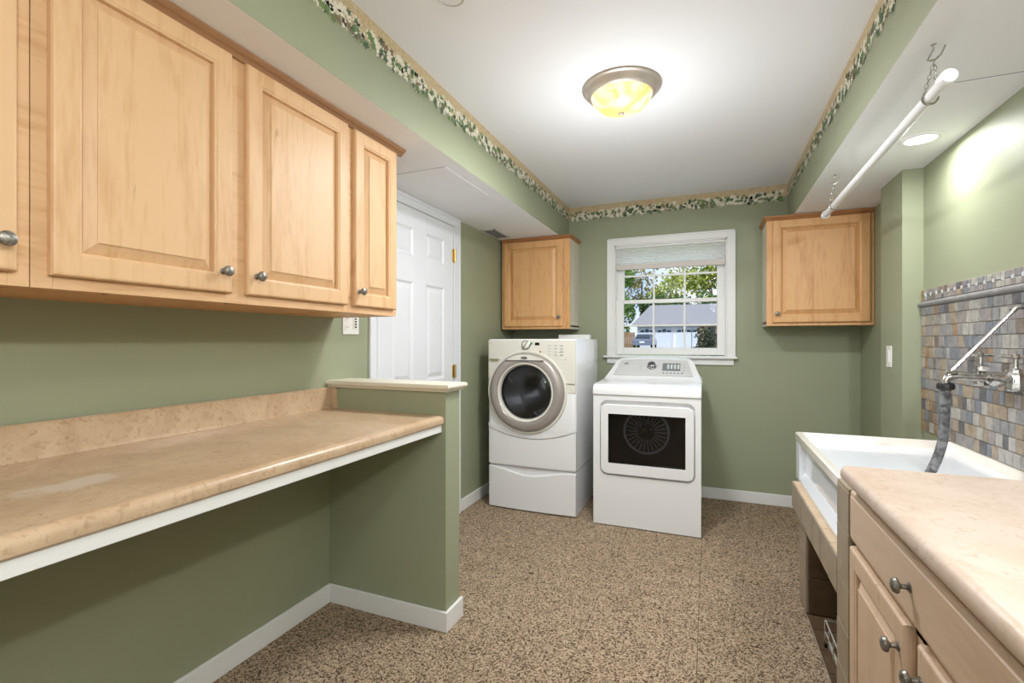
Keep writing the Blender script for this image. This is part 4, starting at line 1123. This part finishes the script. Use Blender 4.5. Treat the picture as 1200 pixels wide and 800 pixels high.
for z_ in (1.322, 1.364):
    bm = nb(); lathe(bm, [(.0165, 0), (.0165, .002), (0, .0025)], (XL + .006, 1.913, z_), (1, 0, 0), 20); s_ = obj('socket', bm, wall_plate, ot, smooth=True)
    for dz_ in (-.006, .006): obj('slot', bx(XL + .0082, XL + .009, 1.913 + dz_ - .001, 1.913 + dz_ + .001, z_ - .002, z_ + .006), outlet_hole, s_)
obj('rocker', bx(XL + .006, XL + .009, 1.957, 1.989, 1.312, 1.378), wall_plate, ot, bevel=.001)
for i in range(4): obj('button', bx(XL + .009, XL + .0105, 1.966, 1.980, 1.320 + i * .014, 1.328 + i * .014), outlet_hole, ot)
sw = thing('light_switch', 'white rocker light switch on the green pillar', 'switch', (.923, 3.232, 1.167))
obj('plate', bx(.9165, .9225, 3.195, 3.270, 1.108, 1.226), wall_plate, sw, bevel=.002)
obj('rocker', bx(.9125, .9165, 3.215, 3.250, 1.134, 1.200), white_trim, sw, bevel=.0015)

# ------------------------------------------------------------------ outside the window
grass = mat('lawn_grass', srgb(96, 122, 62), .9, noise=(3, srgb(122, 142, 80), .2, (1, 1, 1)))
conc = mat('driveway_concrete', srgb(176, 172, 166), .9)
roof_m = mat('roof_shingle', srgb(150, 150, 156), .9, noise=(9, srgb(128, 128, 136), .15, (1, 1, 3)))
siding = mat('white_siding', srgb(214, 216, 222), .8)
brick_m = mat('tan_brick', srgb(186, 160, 130), .9, noise=(14, srgb(160, 132, 104), .2, (1, 1, 4)))
gdoor = mat('garage_door_paint', srgb(196, 206, 222), .6)
dkglass = mat('dark_window_glass', srgb(50, 56, 64), .1)
bark = mat('bark', srgb(92, 76, 62), .9)
fence_m = mat('fence_wood', srgb(150, 122, 96), .9, noise=(6, srgb(124, 98, 76), .2, (6, 6, 1)))
car_p = mat('car_paint', srgb(112, 120, 140), .25, metal=.4, coat=.6)
tail = mat('tail_light', srgb(170, 40, 36), .3)
tyre = mat('tyre_rubber', srgb(26, 26, 28), .8)
plate_m = mat('licence_plate', srgb(226, 228, 232), .5)
def leafm(n, a, b): return mat(n, srgb(*a), .8, noise=(2.2, srgb(*b), .25, (1, 1, 1)))
lf = {'green': leafm('foliage_green', (96, 130, 60), (140, 166, 84)), 'yellow': leafm('foliage_yellow', (136, 156, 66), (186, 190, 92)),
      'orange': leafm('foliage_orange', (176, 146, 96), (150, 158, 84)), 'dark': leafm('foliage_dark', (40, 52, 38), (62, 74, 54)), 'deep': leafm('foliage_deep', (70, 98, 50), (104, 130, 70))}
bm = nb()
GY = [4.3, 14, 45, 110]; GZ = [-.15, .0, .55, .75]
rows = [[bm.verts.new((x, y, z)) for x in (-60, -3, 4, 60)] for y, z in zip(GY, GZ)]
for a, b in zip(rows, rows[1:]):
    for k in range(3): bm.faces.new((a[k], a[k + 1], b[k + 1], b[k]))
tag(obj('lawn', bm, grass), 'green lawn rising to the garages outside the window', 'lawn', kind='stuff')
tag(obj('driveway', (lambda b: (loft(b, [[(-7.0, 40, .50), (1.5, 40, .50), (1.8, 52.5, .60), (-7.4, 52.5, .60)]], cap1=True), b)[-1])(nb()), conc), 'pale concrete driveway in front of the garages', 'driveway')
ga = thing('garage_building', 'white garage building with grey shingle roof and arched window doors seen through the window', 'building', (-1.5, 55, .6))
bm = nb(); box(bm, -7.1, -.95, 52.5, 59, .5, 3.15); obj('wall', bm, siding, ga)
obj('brick_wall', bx(-.95, 7, 52.2, 59, .5, 3.15), brick_m, ga, label='tan brick section')
bm = nb(); A = [(-7.6, 51.9, 3.05), (7.4, 51.9, 3.05), (7.4, 59.6, 3.05), (-7.6, 59.6, 3.05)]; B_ = [(-6.1, 55.6, 5.3), (6, 55.6, 5.3), (6, 55.9, 5.3), (-6.1, 55.9, 5.3)]
loft(bm, [[(x, y, z - .15) for x, y, z in A], A, B_], cap0=True, cap1=True); obj('roof', bm, roof_m, ga)
obj('gutter', bx(-7.6, 7.4, 51.8, 51.92, 2.88, 3.02), mat('gutter_brown', srgb(120, 104, 92), .7), ga)
for x0 in (-6.85, -5.10, -3.15, -1.65 + .0):
    w_ = 1.55 if x0 > -6 else 1.6
    bm = nb(); g_ = obj('garage_door', bx(x0, x0 + w_, 52.42, 52.52, .6, 2.75), gdoor, ga)
    for r_ in range(4):
        for c_ in range(3):
            if r_ < 3: obj('panel', bx(x0 + .08 + c_ * .49, x0 + .47 + c_ * .49, 52.40, 52.42, .68 + r_ * .52, 1.08 + r_ * .52), gdoor, g_)
    for c_ in range(3):
        xa = x0 + .08 + c_ * .49; h_ = (.16, .34, .16)[c_]
        bm = nb(); prism(bm, [(xa, 2.22), (xa + .39, 2.22), (xa + .39, 2.30 + h_ * (.5 if c_ != 0 else .9)), (xa + .2, 2.32 + h_ * .8), (xa, 2.30 + h_ * (.5 if c_ != 2 else .9))], 'y', 52.38, 52.42); obj('arched_pane', bm, dkglass, g_)
obj('brick_window', bx(-.1, .6, 52.1, 52.2, 1.5, 2.7), dkglass, ga)
# car seen from behind
ca = thing('parked_car', 'blue grey car parked tail on before the garages, seen through the window', 'car', (-5.55, 46, .58))
cxx, z0c = -5.55, .58
bm = nb()
for w_, pr in ((.88, None),):
    side = [(44.0, .35), (44.0, .78), (44.15, .92), (44.9, .98), (47.0, .98), (48.3, .85), (48.5, .6), (48.45, .35)]
    L_ = []
    for x_, s_ in ((-.88, .90), (-.84, 1), (.84, 1), (.88, .90)): L_.append([(cxx + x_, 46.25 + (y - 46.25) * s_, z0c + z * (1 if s_ == 1 else .97)) for y, z in side])
    loft(bm, L_, cap0=True, cap1=True)
cb = obj('body', bm, car_p, ca, bevel=.04, smooth=True)
bm = nb(); loft(bm, [[(cxx - .76, 44.7, z0c + .96), (cxx + .76, 44.7, z0c + .96), (cxx + .76, 47.2, z0c + .96), (cxx - .76, 47.2, z0c + .96)], [(cxx - .58, 45.3, z0c + 1.36), (cxx + .58, 45.3, z0c + 1.36), (cxx + .58, 46.5, z0c + 1.36), (cxx - .58, 46.5, z0c + 1.36)]]); obj('cabin', bm, car_p, ca, bevel=.04)
bm = nb(); loft(bm, [[(cxx - .64, 44.66, z0c + 1.0), (cxx + .64, 44.66, z0c + 1.0), (cxx + .54, 45.18, z0c + 1.30), (cxx - .54, 45.18, z0c + 1.30)], [(cxx - .64, 44.72, z0c + 1.0), (cxx + .64, 44.72, z0c + 1.0), (cxx + .54, 45.24, z0c + 1.30), (cxx - .54, 45.24, z0c + 1.30)]], cap0=True); obj('rear_window', bm, dkglass, ca)
for s in (-1, 1):
    obj('tail_light', bx(*sorted((cxx + s * .84, cxx + s * .56)), 44.02, 44.12, z0c + .66, z0c + .82), tail, ca)
    for y_ in (44.8, 47.6):
        bm = nb(); lathe(bm, [(0, 0), (.22, 0), (.32, .02), (.32, .18), (.22, .2), (0, .2)], (cxx + s * .68, y_, z0c + .32), (s, 0, 0), 20); obj('wheel', bm, tyre, ca)
obj('licence_plate', bx(cxx - .22, cxx + .22, 43.96, 44.0, z0c + .55, z0c + .68), plate_m, ca); obj('bumper', bx(cxx - .8, cxx + .8, 43.92, 44.06, z0c + .32, z0c + .5), car_p, ca, bevel=.03)
fe = thing('board_fence', 'brown board fence left of the garages outside the window', 'fence', (-8.6, 50, .6))
for i in range(16):
    x_ = -10.2 + i * .2; obj('board', bx(x_, x_ + .18, 49.98, 50.02, .45, 2.2 + random.uniform(-.03, .03)), fence_m, fe)
for z_ in (.9, 1.8): obj('fence_rail', bx(-10.2, -7.0, 50.02, 50.08, z_, z_ + .1), fence_m, fe)

def tree(name, x, y, zg, h, cr, ch, m, n, ls, label, trunk=.18, group=None, cat='tree'):
    random.seed(int(x * 131 + y * 17))
    t = thing(name, label, cat, (x, y, zg), group)
    bm = nb(); tube(bm, [(x, y, zg), (x + .1, y, zg + h * .4), (x - .1, y, zg + h * .75)], trunk, 8, rs=[trunk, trunk * .75, trunk * .3])
    for k in range(4):
        a = 1.7 * k; tube(bm, [(x, y, zg + h * (.35 + .08 * k)), (x + cr * .6 * math.cos(a), y + cr * .6 * math.sin(a), zg + h * (.55 + .1 * k))], trunk * .3, 6, rs=[trunk * .35, trunk * .1])
    obj('trunk', bm, bark, t)
    bm = nb(); blobs = []
    for k in range(16):
        a = random.uniform(0, 6.28); rr_ = cr * math.sqrt(random.random()) * .8; blobs.append((x + rr_ * math.cos(a), y + rr_ * math.sin(a), zg + h - ch / 2 + random.uniform(-.42, .42) * ch, cr * random.uniform(.28, .45)))
    for i in range(n):
        b = random.choice(blobs); v = Vector((random.gauss(0, 1), random.gauss(0, 1), random.gauss(0, 1))).normalized() * b[3] * random.uniform(.7, 1.05)
        p = Vector(b[:3]) + v; a1 = Vector((random.gauss(0, 1), random.gauss(0, 1), random.gauss(0, .7))).normalized(); a2 = a1.cross(Vector((random.gauss(0, 1), random.gauss(0, 1), random.gauss(0, 1)))).normalized()
        s = ls * random.uniform(.6, 1.2)
        bm.faces.new([bm.verts.new(p + q) for q in (a1 * s, a2 * s * .6, -a1 * s, -a2 * s * .6)])
    f = obj('foliage', bm, m, t); f['kind'] = 'stuff'
    return t
G2 = 'trees behind the garages'
tree('leafy_tree', -11.6, 60, .7, 13, 3.4, 9, lf['green'], 4200, .26, 'green leafy tree beyond the left end of the garage roof', group=G2)
tree('leafy_tree', -8.6, 68, .7, 12.5, 2.6, 8, lf['orange'], 1700, .2, 'sparse reddish autumn tree beyond the garages, left of centre', group=G2)
tree('leafy_tree', -5.0, 66, .7, 9.2, 2.6, 5, lf['yellow'], 1300, .22, 'yellow green tree beyond the middle of the garage roof', group=G2)
tree('leafy_tree', -4.3, 72, .7, 12.8, 2.4, 6, lf['yellow'], 900, .2, 'thin yellow tinged tree with sky showing through its crown', group=G2)
tree('leafy_tree', .3, 68, .7, 13.5, 3.6, 10, lf['yellow'], 3600, .25, 'dense yellow green tree beyond the right part of the garage roof', group=G2)
tree('leafy_tree', 7.6, 68, .7, 12, 3.4, 9, lf['green'], 2400, .25, 'green leafy tree at the right end of the garages', group=G2)
tree('leafy_tree', -9.7, 56.5, .6, 6.4, 2.0, 5.4, lf['green'], 2800, .18, 'smaller green tree standing over the board fence', group=G2)
for i, x_ in enumerate((-6, -2.2, 1.8)):
    tree('hedge_tree', x_, 62 + i, .7, 6.3, 2.6, 4, lf['deep'], 1500, .22, 'dark green low tree just above the roof ridge, %s' % ('left', 'middle', 'right')[i], group='low dark trees over the roof ridge')
tree('evergreen_bush', .16, 13, .0, 1.66, .58, 1.15, lf['dark'], 2400, .05, 'dark evergreen bush close outside the right half of the window', trunk=.04, cat='bush')
